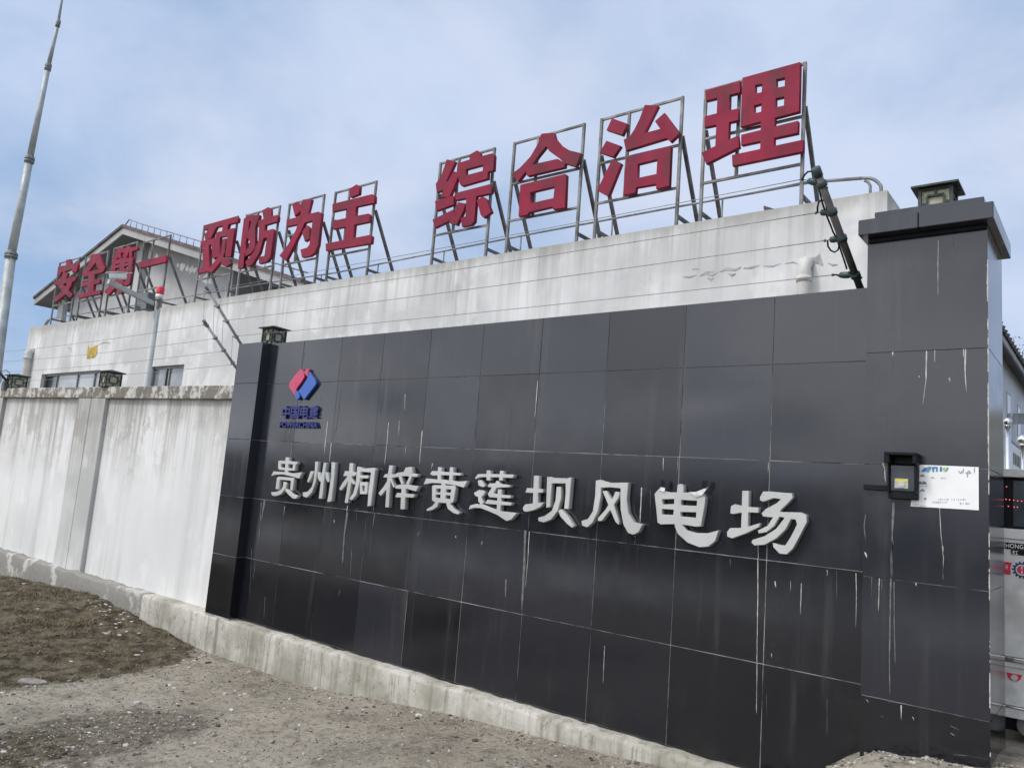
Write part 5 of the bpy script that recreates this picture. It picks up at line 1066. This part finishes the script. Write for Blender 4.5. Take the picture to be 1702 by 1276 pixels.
A0 = at(1426.5, 470, 0.09); A1 = at(1360.5, 292, -0.42)
def onpost(u, v):                                    # point on the leaning post plane near pixel
    t_ = (v - 470) / (292 - 470.0); y = 0.09 + (-0.42 - 0.09) * t_
    return at(u, v, y - 0.012)
def zp(pts): return [onpost(1330 + a / 6.38, 270 + b / 6.38) for a, b in pts]
cab = [zp([(20, 180), (45, 135), (80, 100), (115, 95), (145, 112), (165, 150), (180, 195), (205, 300), (235, 430), (265, 520), (290, 590), (320, 660), (350, 740), (385, 800), (410, 870), (440, 960), (470, 1050), (495, 1130)]),
       zp([(185, 535), (183, 480), (195, 425), (225, 398), (258, 408), (275, 440), (278, 490)]),
       zp([(290, 830), (295, 890), (325, 935), (365, 952), (400, 930), (412, 890), (400, 830)]),
       zp([(345, 1190), (390, 1192), (430, 1215), (475, 1222), (515, 1200)])]
R_tips = fence_post(A0, A1, [((1333.5, 298), 0.925), ((1356, 354), 0.675), ((1371, 400), 0.43), ((1384, 457), 0.075)], 0.021, 'thick electric fence post with looped black cables leaning left of the gate pillar', cab)
B0 = at(402, 574, 0.10); B1 = at(345, 481, -0.40)
M_tips = fence_post(B0, B1, [((340, 484), 0.96), ((356, 508), 0.70), ((371, 533), 0.435), ((386.5, 559), 0.16)], 0.0155, 'slim electric fence post leaning from behind the top left corner of the black wall')
C0 = at(389, 606, 0.05); C1 = at(342, 538, -0.34)
L_tips = fence_post(C0, C1, [((338, 540), 0.96), ((354, 563), 0.66), ((368, 584), 0.36), ((384, 606), 0.05)], 0.0155, 'slim electric fence post leaning over the whitewashed wall beside the black pilaster')
D0 = at(17, 640, 0.05); D1 = Vector((D0.x, -0.42, D0.z + 0.46))
dd = D1 - D0
dc = [[at(-2, 616, -0.1), at(5, 616, -0.1), at(11, 615, -0.1), at(16, 620, -0.1), at(16, 628, -0.08), at(14, 634, -0.03)], [at(3, 618, -0.1), at(4, 626, -0.1), at(2, 633, -0.1), at(-3, 637, -0.1)]]
E_tips = fence_post(D0, D1, [((D0.x, 0), 0.9)] and [], 0.022, 'electric fence post with a looped cable at the far left end of the wall', dc)
E_tips = [D0.lerp(D1, t_) for t_ in (0.97, 0.70, 0.40, 0.12)]
q = MB(); q.box(D0.x - 0.06, D0.x + 0.06, -0.06, 0.10, D0.z - 0.10, D0.z + 0.06)
tag(q.build('post_bracket', M['rust'], None, 0.01, 1), 'rusty bracket clamping the far left electric fence post to the coping', 'bracket')
ORD = ['topmost', 'second from the top', 'third from the top', 'lowest']
def wire(a, b, label, sag, rad=0.0024):
    q = MB(); P = []
    for i in range(17):
        t_ = i / 16; p_ = a.lerp(b, t_); P.append(p_ - Vector((0, 0, sag * 4 * t_ * (1 - t_))))
    q.tube(P, rad, 6)
    tag(q.build('fence_wire', M['wire']), label, 'wire', 'electric fence wires')
for i in range(4):
    wire(R_tips[i], M_tips[i], '%s electric fence wire above the black wall' % ORD[i], 0.012)
    wire(M_tips[i], L_tips[i], 'upright jumper wire between the two slim fence posts, %s' % ORD[i], 0.0, 0.0022)
    wire(L_tips[i], E_tips[i], '%s electric fence wire above the whitewashed wall' % ORD[i], 0.03)

# ------------------------------------------------------------------ intercom, conduit and notice on the pillar
YB = GY0
ic = thing('access_terminal', (0.785, YB, 1.78), 'black hooded card reader with yellow striped grey label on the gate pillar', 'intercom')
x0, x1, z0, z1 = rect_px(1475.5, 771, 1525, 831, -0.30)
q = MB(); q.box(x0, x1, -0.292, YB - 0.001, z0, z1); q.build('terminal_body', M['black'], ic, 0.006, 2)
q = MB()
q.box(x0 + 0.002, x0 + 0.012, -0.315, -0.2925, z0 + 0.03, z1 + 0.02); q.build('side_rim', M['black'], ic, 0.003, 1); q = MB(); q.box(x1 - 0.012, x1 - 0.002, -0.315, -0.2925, z0 + 0.03, z1 + 0.02)
q.build('side_rim', M['black'], ic, 0.003, 1)
q = MB()
q.box(x0 - 0.006, x1 + 0.004, -0.36, YB - 0.001, z1 + 0.045, z1 + 0.060)
q.box(x0 - 0.006, x0 + 0.020, -0.36, YB - 0.001, z1 + 0.003, z1 + 0.044); q.box(x1 - 0.014, x1 + 0.004, -0.36, YB - 0.001, z1 + 0.003, z1 + 0.044)
q.box(x0 + 0.021, x1 - 0.0145, -0.275, YB - 0.001, z1 + 0.003, z1 + 0.044)
q.build('rain_hood', M['black'], ic, 0.003, 1)
q = MB(); q.box(x0 + 0.014, x1 - 0.014, -0.2985, -0.2925, z0 + 0.042, z1 - 0.004); q.build('screen', M['darkglass'], ic, 0.002, 1)
lx0, lx1, lz0, lz1 = rect_px(1487, 794.5, 1509.5, 812, -0.301)
q = MB(); q.box(lx0, lx1, -0.302, -0.299, lz0, lz1); lb = q.build('label_plate', plain('grey_label', (0.42, 0.42, 0.41), 0.5, 0, 0.1, 30), ic, 0.001, 1)
q = MB(); q.box(lx0 + 0.002, lx1 - 0.002, -0.3035, -0.3022, lz1 - 0.016, lz1 - 0.003); q.build('yellow_stripe', plain('yellow_sticker', (0.62, 0.55, 0.04), 0.5, 0, 0.1, 30), lb)
cm = ((lx0 + lx1) / 2, (lz0 + lz1) / 2 - 0.004)
q = MB(); q.tube([(cm[0], -0.3022, cm[1]), (cm[0], -0.3065, cm[1])], 0.017, 20); q.tube([(cm[0], -0.3067, cm[1]), (cm[0], -0.3085, cm[1])], 0.010, 20); q.build('call_button', plain('pale_button', (0.52, 0.52, 0.50), 0.4, 0.2, 0.1, 20), ic)
cdx0, cdx1, cdz0, cdz1 = rect_px(1436, 804.5, 1476, 815.5, -0.262)
q = MB(); q.box(GX0 + 0.002, cdx1, -0.272, YB - 0.001, cdz0, cdz1)
tag(q.build('cable_trunking', M['black'], None, 0.003, 1), 'short black cable trunking running left from the hooded card reader', 'cable cover')
ns = thing('notice_sheet', (0.98, YB, 1.75), 'white laminated notice sheet with portraits and handwriting stuck on the pillar', 'notice')
def npx(a, b): return at(1460 + a / 9.456, 740 + b / 9.456, YB - 0.004)
q = MB()
n_ = 10
TOPE = [npx(590 + (1575 - 590) * i / n_, 300 + 40 * i / n_) for i in range(n_ + 1)]
BOTE = [npx(505 + (1578 - 505) * i / n_, 955 + 63 * i / n_ ** 1.0) for i in range(n_ + 1)]
def wav(p_, i, k): return Vector((p_.x, YB - 0.0028 - 0.0016 * abs(math.sin(i * 1.3 + k)), p_.z))
T2 = [wav(p_, i, 0) for i, p_ in enumerate(TOPE)]; B2 = [wav(p_, i, 1) for i, p_ in enumerate(BOTE)]
q.add(T2 + B2, [(i, n_ + 1 + i, n_ + 2 + i, i + 1) for i in range(n_)], 0, True)
bk = [p_ + Vector((0, 0.0008, 0)) for p_ in T2 + B2]
q.add(bk, [(i + 1, n_ + 2 + i, n_ + 1 + i, i) for i in range(n_)], 0, True)
q.build('paper', M['paper'], ns)
YI = YB - 0.0052
def nip(a, b, dy=0.0): 
    p_ = at(1460 + a / 9.456, 740 + b / 9.456, YI - dy); return p_
def patch(mb, pts, mi, dy=0.0): mb.add([nip(a, b, dy) for a, b in pts], [tuple(range(len(pts)))], mi)
q = MB()
for pts, mi in (([(590, 375), (640, 368), (655, 410), (590, 412)], 0), ([(668, 412), (720, 352), (770, 340), (765, 405), (700, 418)], 0), ([(775, 332), (830, 332), (835, 362), (790, 425), (765, 425)], 1), ([(840, 338), (930, 335), (935, 410), (905, 415), (905, 362), (880, 362), (875, 420), (850, 418)], 0), ([(965, 335), (1000, 335), (1000, 410), (965, 410)], 0), ([(1012, 350), (1045, 340), (1062, 385), (1035, 412), (1012, 395)], 2), ([(1070, 345), (1110, 350), (1080, 400), (1050, 425)], 1)):
    patch(q, pts, mi)
q.build('printed_header', [M['inkblue'], M['inkteal'], M['inkgreen']], ns)
for (cx_, cy_) in ((690, 510), (693, 740)):
    q = MB()
    hair = [(cx_ - 40, cy_ - 10), (cx_ - 30, cy_ - 42), (cx_ - 5, cy_ - 56), (cx_ + 25, cy_ - 48), (cx_ + 40, cy_ - 12), (cx_ + 28, cy_ - 20), (cx_, cy_ - 28), (cx_ - 25, cy_ - 18)]
    patch(q, hair, 0)
    if cy_ < 600:
        patch(q, [(cx_ - 70, cy_ + 100), (cx_ - 60, cy_ + 70), (cx_ - 22, cy_ + 48), (cx_ - 5, cy_ + 80), (cx_ + 18, cy_ + 48), (cx_ + 58, cy_ + 66), (cx_ + 64, cy_ + 100)], 0)
    else:
        patch(q, [(cx_ + 25, cy_ + 82), (cx_ + 58, cy_ + 80), (cx_ + 60, cy_ + 110), (cx_ + 25, cy_ + 112)], 0)
    q.build('portrait', plain('grey_print', (0.20, 0.21, 0.21), 0.7, 0, 0.3, 60), ns)
q = MB()                                            # rows of small illegible print, kept as the blurred marks they are
pr_ = random.Random(5)
for (a0, a1, b, n) in ((825, 890, 510, 4), (985, 1075, 515, 5), (640, 770, 645, 7), (850, 1095, 895, 9), (940, 1110, 850, 6), (1150, 1390, 852, 7), (540, 640, 935, 6), (660, 770, 950, 4), (1280, 1460, 915, 4)):
    for i in range(n):
        a = a0 + (a1 - a0) * i / n; w2 = (a1 - a0) / n * pr_.uniform(0.3, 0.7); h2 = pr_.uniform(8, 18)
        patch(q, [(a, b - h2), (a + w2, b - h2 + 1), (a + w2, b + h2 * 0.6), (a, b + h2 * 0.6 - 1)], 0)
q.build('small_print', plain('faint_print', (0.33, 0.36, 0.42), 0.7, 0, 0.3, 60), ns)
q = MB()
for st in ([(1258, 395), (1290, 440), (1322, 400)], [(1335, 362), (1330, 440)], [(1382, 420), (1378, 448)], [(1392, 440), (1410, 405), (1428, 400), (1436, 425), (1420, 445), (1404, 440)], [(1402, 445), (1398, 500)], [(1436, 415), (1455, 445)], [(1508, 345), (1510, 430)]):
    for (a, b), (c2, d2) in zip(st[:-1], st[1:]):
        L = math.hypot(c2 - a, d2 - b); nx_, ny_ = -(d2 - b) / L * 4.5, (c2 - a) / L * 4.5
        patch(q, [(a + nx_, b + ny_), (c2 + nx_, d2 + ny_), (c2 - nx_, d2 - ny_), (a - nx_, b - ny_)], 0)
q.build('handwriting', M['ink'], ns)

# ------------------------------------------------------------------ retractable gate cabinet
YC = 0.55
gc = thing('gate_cabinet', (1.75, 0.95, 0.55), 'stainless steel gate motor cabinet with dark display window behind the pillar', 'gate cabinet')
CX0, CX1 = 1.02, 2.5
def cz(v): return at(1668, v, YC).z
def slab(name, va, vb, yf, mat, parent=gc, bev=0.004, x0=CX0, x1=CX1, yb=1.35):
    q = MB(); q.box(x0, x1, yf, yb, cz(vb), cz(va)); return q.build(name, mat, parent, bev, 2)
slab('top_rim', 779, 792, YC - 0.02, M['stainless'])
slab('display_housing', 792.4, 877, YC + 0.03, M['black'])
slab('middle_rim', 877.4, 894, YC - 0.012, M['stainless'])
slab('lower_panel', 894.4, 1088.6, YC, M['stainless'])
slab('bumper_strip', 1089, 1097, YC - 0.02, M['chrome'])
slab('bumper_strip', 1097.4, 1106, YC - 0.012, M['stainless'])
slab('bumper_panel', 1106.4, 1169, YC - 0.005, M['stainless'])
slab('lower_strip', 1169.4, 1172.5, YC - 0.02, M['chrome'])
slab('skirt', 1173, 1189, YC - 0.01, M['stainless'])
q = MB(); q.box(CX0 + 0.08, CX1 - 0.08, YC + 0.08, 1.28, cz(1196) - 0.06, cz(1190)); q.build('underframe', M['black'], gc)
q = MB(); q.box(at(1683, 830, YC + 0.02).x, CX1 - 0.03, YC + 0.022, YC + 0.028, cz(873), cz(797)); q.build('display_window', M['darkglass'], gc, 0.002, 1)
q = MB(); q.box(CX0 + 0.01, at(1667.5, 830, YC + 0.02).x, YC + 0.022, YC + 0.028, cz(873), cz(797)); q.build('display_window', M['darkglass'], gc, 0.002, 1)
led = emit('led_red', (1.0, 0.14, 0.20), 1.3)
q = MB()
for (u, v) in ((1672, 829.5), (1678, 830.3), (1685, 831), (1691.5, 832), (1698, 832.6), (1676, 841), (1685.5, 842.3), (1691, 842.5), (1673, 808.5)):
    p_ = at(u, v, YC + 0.018)
    q.lathe(p_ - Vector((0, 0, 0.0028)), [(0, 0), (0.0024, 0.0008), (0.0030, 0.0028), (0.0024, 0.0048), (0, 0.0056)], 8)
q.build('led_row', led, gc)
def tpx(u0, v0, u1, v1, y): return rect_px(u0, v0, u1, v1, y)
a_ = tpx(1670, 900.5, 1680.5, 912.5, YC - 0.004); q = MB(); q.box(a_[0], a_[1] + 0.12, YC - 0.003, YC - 0.0005, a_[2], a_[3])
b_ = tpx(1680.2, 912.8, 1694, 922.5, YC - 0.004); q.box(b_[0], b_[1] + 0.10, YC - 0.003, YC - 0.0005, b_[2], b_[3])
nbk = q.build('name_plate', M['black'], gc)
t0 = tpx(1671.5, 902.3, 1701, 912.3, YC - 0.006); text_mesh('latin_name', 'HONG', t0[0], t0[1], t0[2], t0[3], YC - 0.0055, 0.002, M['white'], nbk, 0.012)
t1 = tpx(1682.5, 913.8, 1692.5, 921.8, YC - 0.006); text_mesh('name_character', '红', t1[0], t1[1], t1[2], t1[3], YC - 0.0055, 0.002, M['white'], nbk, 0.012)
q = MB()
F_ = [at(u, v, YC - 0.003) for u, v in ((1668, 933), (1682, 934.5), (1679.5, 943), (1680, 955), (1668, 953.5))]
n = 5; q.add(F_ + [p_ + Vector((0, 0.0022, 0)) for p_ in F_], [tuple(range(n)), tuple(range(n, 2 * n))[::-1]] + [(i, (i + 1) % n, n + (i + 1) % n, n + i) for i in range(n)])
bn_ = q.build('red_banner', M['redpaint'], gc)
t2 = tpx(1670.5, 938.5, 1675.5, 946.5, YC - 0.006); text_mesh('name_character', '开', t2[0], t2[1], t2[2], t2[3], YC - 0.005, 0.0015, M['white'], bn_, 0.01)
gcx = at(1698.5, 947, YC - 0.003); gr = 0.0475
q = MB(); P = []
NT_ = 14
for k in range(NT_):
    for a, rr_ in ((-0.30, 0.80), (-0.20, 1.0), (0.20, 1.0), (0.30, 0.80)):
        w_ = 2 * math.pi * (k + a) / NT_; P.append((gcx.x + gr * rr_ * math.cos(w_), gcx.z + gr * rr_ * math.sin(w_)))
q.prism(P, 'y', YC - 0.003, YC - 0.0005, 0)
q.tube([(gcx.x, YC - 0.0032, gcx.z), (gcx.x, YC - 0.0042, gcx.z)], gr * 0.62, 24, 1, False)
q.tube([(gcx.x, YC - 0.0044, gcx.z), (gcx.x, YC - 0.0052, gcx.z)], gr * 0.50, 24, 2, False)
gbg = q.build('gear_badge', [plain('badge_navy', (0.02, 0.05, 0.16), 0.4, 0, 0.1, 9), M['white'], M['redpaint']], gc)
q = MB()
for dx0, dx1, dz0, dz1 in ((-0.5, 0.5, 0.1, 0.26), (-0.5, 0.5, -0.26, -0.1)): pass
hx_ = gr * 0.26
q.box(gcx.x - hx_ * 0.25, gcx.x + hx_ * 0.25, YC - 0.006, YC - 0.0054, gcx.z + hx_ * 0.35, gcx.z + hx_ * 1.5); q.box(gcx.x - hx_ * 0.25, gcx.x + hx_ * 0.25, YC - 0.006, YC - 0.0054, gcx.z - hx_ * 1.5, gcx.z - hx_ * 0.35)
q.build('badge_mark', M['white'], gbg)
for (uc, vc) in ((1686, 1124), (1726, 1130)):
    c3 = at(uc, vc, YC - 0.008); s_ = 0.036
    q = MB(); q.prism([(c3.x - s_, c3.z + 0.016), (c3.x + s_, c3.z + 0.016), (c3.x + s_ * 0.8, c3.z - 0.008), (c3.x + s_ * 0.35, c3.z - 0.022), (c3.x - s_ * 0.35, c3.z - 0.022), (c3.x - s_ * 0.8, c3.z - 0.008)], 'y', YC - 0.010, YC - 0.0055)
    rf_ = q.build('reflector', M['redpaint'], gc)
    q = MB(); q.tube([(c3.x, YC - 0.0102, c3.z - 0.004), (c3.x, YC - 0.016, c3.z - 0.004)], 0.016, 20); q.build('round_lamp', M['offwhite'], rf_)
wc = at(1712, 1206, YC + 0.06)
for xx in (wc.x, wc.x + 0.75):
    q = MB(); q.tube([(xx, YC + 0.03, wc.z), (xx, YC + 0.035, wc.z), (xx, YC + 0.10, wc.z), (xx, YC + 0.105, wc.z)], [0.055, 0.062, 0.062, 0.055], 20); q.build('wheel', plain('grey_rubber_wheel', (0.16, 0.16, 0.155), 0.7, 0, 0.2, 20), gc)

# stainless bollards with ball tops behind the cabinet
for (u, v, y, rb, lab) in ((1674.6, 701, 1.75, 0.030, 'stainless post with a ball top standing close behind the gate cabinet'), (1699.5, 731, 3.1, 0.046, 'stainless post with a ball top at the right edge, lower and farther')):
    c3 = at(u, v, y)
    o = thing('stainless_post', (c3.x, y, 0.5), lab, 'post', 'ball topped stainless posts')
    q = MB(); q.tube([(c3.x, y, 0.4), (c3.x, y, c3.z - rb * 0.7)], rb * (0.66 if y < 2 else 0.36), 16); q.build('post_tube', M['chrome'], o)
    q = MB(); q.lathe(c3, [(rb * math.sin(math.pi * k / 10), -rb * math.cos(math.pi * k / 10)) for k in range(11)], 18); q.lathe((c3.x, y, c3.z - rb * 1.05), [(0.0, 0), (rb * 0.85, 0), (rb * 0.85, rb * 0.18), (0, rb * 0.18)], 18)
    q.build('ball', M['chrome'], o)

# ------------------------------------------------------------------ side building along the drive and its notice board
XW = -1.35
sb = thing('side_building', (-4, 24, 0.4), 'grey rendered building with overhanging tiled eave seen past the pillar edge', 'building')
YS0, YS1 = 14.0, 60
xe = -1.0
ez = atx(1665.5, 566, xe).z
q = MB(); q.box(-9, XW, YS0 + 0.6, YS1, 0.2, ez + 0.25); q.build('rendered_wall', M['grey'], sb)
q = MB(); q.prism([(xe, ez), (xe, ez + 0.16), (XW - 4.1, ez + 2.3), (XW - 4.1, ez + 1.9)], 'y', YS0, YS1, 0); ro_ = q.build('roof', M['soffit'], sb)
q = MB(); q.box(xe + 0.003, xe + 0.05, YS0, YS1, ez - 0.06, ez + 0.13); q.build('fascia', M['fascia'], ro_)
q = MB()
for k in range(80):
    y = YS0 + k * 0.56
    q.tube([(xe + 0.14, y, ez + 0.17), (xe - 1.5, y, ez + 1.02)], 0.075, 8)
q.prism([(xe + 0.10, ez + 0.135), (xe + 0.10, ez + 0.20), (XW - 4.1, ez + 2.4), (XW - 4.1, ez + 2.31)], 'y', YS0 - 0.05, YS1, 0)
q.build('roof_tiles', M['tile'], ro_)
def side_win(u0, v0, u1, v1):
    a, b = atx(u0, v0, XW), atx(u1, v1, XW)
    q = MB(); q.box(XW - 0.02, XW + 0.012, a.y, b.y, b.z, a.z); f = q.build('window', M['winframe'], sb)
    q = MB(); q.box(XW + 0.0125, XW + 0.016, a.y + 0.06, b.y - 0.06, b.z + 0.06, a.z - 0.06); q.build('pane', M['glass'], f)
    return a, b
side_win(1673, 650, 1679.5, 712); side_win(1690.5, 672, 1696, 745)
a, b = atx(1673.5, 672, XW), atx(1683, 700, XW)
q = MB(); q.box(XW + 0.02, XW + 0.42, b.y - 0.05, b.y, b.z - 0.1, a.z - 0.1); q.build('open_casement', M['glass'], sb)
XN = -0.10
nbp = [atx(u, v, XN) for u, v in ((1679, 728), (1701.5, 750), (1701.5, 806), (1679, 806))]
nb_ = thing('notice_board', (XN, (nbp[0].y + nbp[1].y) / 2, 0.5), 'purple and white notice board standing behind the stainless posts', 'notice board')
y0, y1 = nbp[0].y, nbp[1].y; zt = (nbp[0].z + nbp[1].z) / 2
q = MB(); q.box(XN - 0.05, XN, y0, y1 + 1.5, zt - 1.75, zt); q.build('board', plain('purple_poster', (0.16, 0.15, 0.27), 0.5, 0, 0.2, 3), nb_)
q = MB(); q.box(XN + 0.001, XN + 0.004, y0 + 0.05, y1 + 1.45, zt - 0.62, zt - 0.06); q.build('white_header', M['white'], nb_)
q = MB()
for k in range(7): q.box(XN + 0.005, XN + 0.007, y0 + 0.45 + k * 0.30, y0 + 0.66 + k * 0.30, zt - 0.46, zt - 0.22)
q.build('header_lettering', M['ink'], nb_)
q = MB(); q.box(XN + 0.001, XN + 0.005, y0 + 0.05, y1 + 1.45, zt - 0.86, zt - 0.64); q.build('red_band', plain('pale_red_print', (0.50, 0.18, 0.20), 0.6, 0, 0.2, 4), nb_)
for yy in (y0 + 0.1, y1 + 1.4):
    q = MB(); q.tube([(XN - 0.09, yy, 0.2), (XN - 0.09, yy, zt + 0.1)], 0.035, 10); q.build('board_post', M['chrome'], nb_)
# bare tree beyond the side building
tc_ = at(1694, 590, 52)
tr = thing('bare_tree', (tc_.x, 52, 0), 'bare twiggy tree top just showing above the side building eave', 'tree')
q = MB(); q.tube([(tc_.x, 52, 0), (tc_.x + 0.2, 52, tc_.z * 0.55), (tc_.x, 52, tc_.z)], [0.3, 0.2, 0.06], 8)
tr_r = random.Random(9)
for k in range(46):
    z = tc_.z * tr_r.uniform(0.55, 1.0); w_ = tr_r.uniform(0, 6.28); L = tr_r.uniform(0.8, 2.2)
    p0 = Vector((tc_.x + 0.1, 52, z)); p1 = p0 + Vector((math.cos(w_) * L, math.sin(w_) * L, L * tr_r.uniform(0.4, 1.0)))
    q.tube([p0, p0.lerp(p1, 0.5) + Vector((0, 0, 0.1)), p1], [0.05, 0.03, 0.01], 5)
q.build('branches', plain('grey_bark', (0.09, 0.08, 0.07), 0.9, 0, 0.3, 4), tr)
lf = MB()
for k in range(700):
    w_ = tr_r.uniform(0, 6.28); rr_ = 2.4 * tr_r.random() ** 0.5
    p0 = Vector((tc_.x + rr_ * math.cos(w_), 52 + rr_ * math.sin(w_), tc_.z * tr_r.uniform(0.72, 1.08)))
    d1 = Vector((tr_r.uniform(-1, 1), tr_r.uniform(-1, 1), tr_r.uniform(-1, 1))).normalized() * 0.12; d2 = Vector((tr_r.uniform(-1, 1), tr_r.uniform(-1, 1), tr_r.uniform(-1, 1))).normalized() * 0.08
    lf.add([p0 - d1, p0 + d2, p0 + d1], [(0, 1, 2)])
lf.build('crown', plain('olive_leaves', (0.075, 0.085, 0.05), 0.8, 0, 0.4, 3), tr)

# ------------------------------------------------------------------ grass, stones, debris
g = random.Random(11)
GB = MB()
bx0, bx1 = -16.5, min(-5.0, max(p_[0] for p_ in GRASS)); by0, by1 = -5.2, -0.07
cnt = 0
while cnt < 56000:
    x, y = g.uniform(bx0, bx1 + 0.4), g.uniform(by0, by1)
    if g.random() < 0.10: x, y = g.uniform(-7.5, -3.2), g.uniform(-5.0, -2.2)
    d = max(pdist(x, y, GRASS), pdist(x, y, GRASS2) * 0.8 - 0.05)
    n_ = mnoise.noise(Vector((x * 1.3, y * 1.3, 0))) + 0.5 * mnoise.noise(Vector((x * 4, y * 4, 2)))
    if d < -0.15 or g.random() > min(1, 0.32 + 0.9 * d) * (0.55 + 0.9 * n_): 
        if g.random() < 0.96 or d < -0.5: cnt += 0; 
        if d < 0 or g.random() > 0.25: continue
    z = gz(x, y); h_ = g.uniform(0.006, 0.030) * (2.0 if n_ > 0.45 else 1); w_ = g.uniform(0.0016, 0.0042)
    a = g.uniform(0, 6.28); l = g.uniform(0.02, 0.09); b = a + g.uniform(-0.6, 0.6)
    dx_, dy_ = math.cos(a), math.sin(a)
    GB.add([(x - dy_ * w_, y + dx_ * w_, z - 0.004), (x + dy_ * w_, y - dx_ * w_, z - 0.004), (x + math.cos(b) * l, y + math.sin(b) * l, z + h_)], [(0, 1, 2)])
    cnt += 1
t = NT('dry_grass')
isl = t.island()
c = t.mix(t.ramp(isl, 0.0, 0.55), (0.045, 0.036, 0.018), (0.120, 0.094, 0.054))
c = t.mix(t.ramp(isl, 0.70, 0.98), c, (0.33, 0.27, 0.17))
c = t.mix(t.mul(t.ramp(t.noise(0.8, 4), 0.5, 0.62), 0.5), c, (0.075, 0.080, 0.030))
me_g = bpy.data.meshes.new('grass'); me_g.from_pydata(GB.v, [], GB.f); me_g.materials.append(t.done(c, 0.9, 0, 0.2))
go = bpy.data.objects.new('grass', me_g); COL.objects.link(go); tag(go, 'short dry brown grass on the bank below the whitewashed wall', 'grass', None, 'stuff')

ICO = []
bm = bmesh.new(); bmesh.ops.create_icosphere(bm, subdivisions=1, radius=1.0); bm.verts.ensure_lookup_table()
ICO_V = [v_.co.copy() for v_ in bm.verts]; ICO_F = [[v_.index for v_ in f_.verts] for f_ in bm.faces]; bm.free()
def stone(mb, x, y, s, flat, mi=0):
    a = g.uniform(0, 6.28); ca, sa = math.cos(a), math.sin(a)
    sx, sy, sz = s * g.uniform(0.7, 1.4), s * g.uniform(0.5, 1.0), s * flat * g.uniform(0.7, 1.2)
    z = gz(x, y) + sz * 0.25
    k = g.uniform(0, 99)
    vs_ = []
    for v_ in ICO_V:
        j = 1 + 0.32 * mnoise.noise(v_ * 1.6 + Vector((k, 0, 0)))
        X, Y = v_.x * sx * j, v_.y * sy * j
        vs_.append((x + X * ca - Y * sa, y + X * sa + Y * ca, z + v_.z * sz * j))
    mb.add(vs_, ICO_F, mi)
GM = MB(); n_ = 0
while n_ < 9000:
    x, y = g.uniform(-9, 1.3), g.uniform(-5.2, -0.12)
    if pdist(x, y, GRASS) > 0.1: continue
    near = math.exp(-abs(y + 0.16) / 0.10) + max(0, pdist(x, y, DIRTY) + 0.25) * 1.5
    if g.random() > 0.22 + near: continue
    stone(GM, x, y, min(0.026, 0.0028 + 0.0042 * g.random() ** -0.5 * 0.6), 0.6, 0 if g.random() < 0.55 else (1 if g.random() < 0.72 else 2)); n_ += 1
for k in range(260):
    x = g.uniform(0.2, 1.35); y = -0.26 - abs(g.gauss(0, 0.12))
    stone(GM, x, y, 0.003 + 0.011 * g.random() ** 2.5, 0.6, 0 if g.random() < 0.6 else 2)
sg = [plain('grey_gravel', (0.26, 0.24, 0.21), 0.95, 0, 0.35, 30), plain('dark_clod', (0.075, 0.064, 0.052), 0.95, 0, 0.3, 30), plain('pale_chip', (0.47, 0.455, 0.42), 0.95, 0, 0.2, 30)]
o = GM.build('gravel', sg); tag(o, 'loose gravel and dark clods strewn over the dusty ground', 'gravel', None, 'stuff')
WM = MB()
def chip(u, v, s):
    p_ = atz(u, v, -0.16); stone(WM, p_.x, p_.y, s * 0.55, 0.3)
for k in range(60):
    chip(g.gauss(187, 24), g.gauss(1022, 13), g.uniform(0.012, 0.05))
for (a, b, s) in ((780, 610, .07), (800, 592, .035), (405, 648, .04), (505, 396, .04), (205, 421, .035), (130, 268, .06), (600, 510, .045), (785, 512, .05), (740, 468, .05), (570, 480, .04), (690, 362, .07), (650, 375, .06), (630, 378, .045), (590, 398, .06), (620, 372, .03), (415, 428, .025), (495, 352, .02), (270, 352, .02), (1130, 625, .05), (1100, 640, .04), (1070, 680, .035), (1000, 668, .035), (1040, 640, .03), (960, 780, .05), (990, 795, .04), (780, 880, .06), (735, 936, .04), (850, 1020, .035), (1095, 1168, .035), (1385, 832, .035), (1330, 808, .03), (15, 826, .04), (25, 290, .02), (985, 575, .025), (590, 595, .025), (620, 690, .02), (505, 1073, .03), (565, 1140, .03), (20, 1195, .04), (1005, 885, .03), (1355, 835, .03)):
    chip(a / 3.394, 900 + b / 3.394, s)
o = WM.build('plaster_debris', plain('white_plaster_chip', (0.50, 0.485, 0.45), 0.9, 0, 0.2, 20)); tag(o, 'white chips of fallen plaster scattered on the dry grass', 'rubble', None, 'stuff')
p_ = atz(57, 1124, -0.16)
q = MB(); Mx = Matrix.Translation((p_.x, p_.y, gz(p_.x, p_.y) + 0.012)) @ Matrix.Rotation(0.5, 4, 'Z') @ Matrix.Rotation(0.06, 4, 'X')
M['stonegrey'] = plain('dusty_stone', (0.25, 0.235, 0.205), 0.95, 0, 0.3, 14, 0.5)
ol = [(-0.20, -0.06), (-0.07, -0.10), (0.15, -0.08), (0.21, 0.01), (0.11, 0.08), (-0.11, 0.08), (-0.22, 0.02)]
n = len(ol); vs_ = [Mx @ Vector((x * 0.6, y * 0.6, zz)) for zz in (-0.03, 0.0) for x, y in ol]
q.add(vs_, [tuple(range(n))[::-1], tuple(range(n, 2 * n))] + [(i, (i + 1) % n, n + (i + 1) % n, n + i) for i in range(n)])
tag(q.build('flat_stone', M['stonegrey'], None, 0.004, 1), 'flat pale stone slab lying at the edge of the dry grass', 'stone')
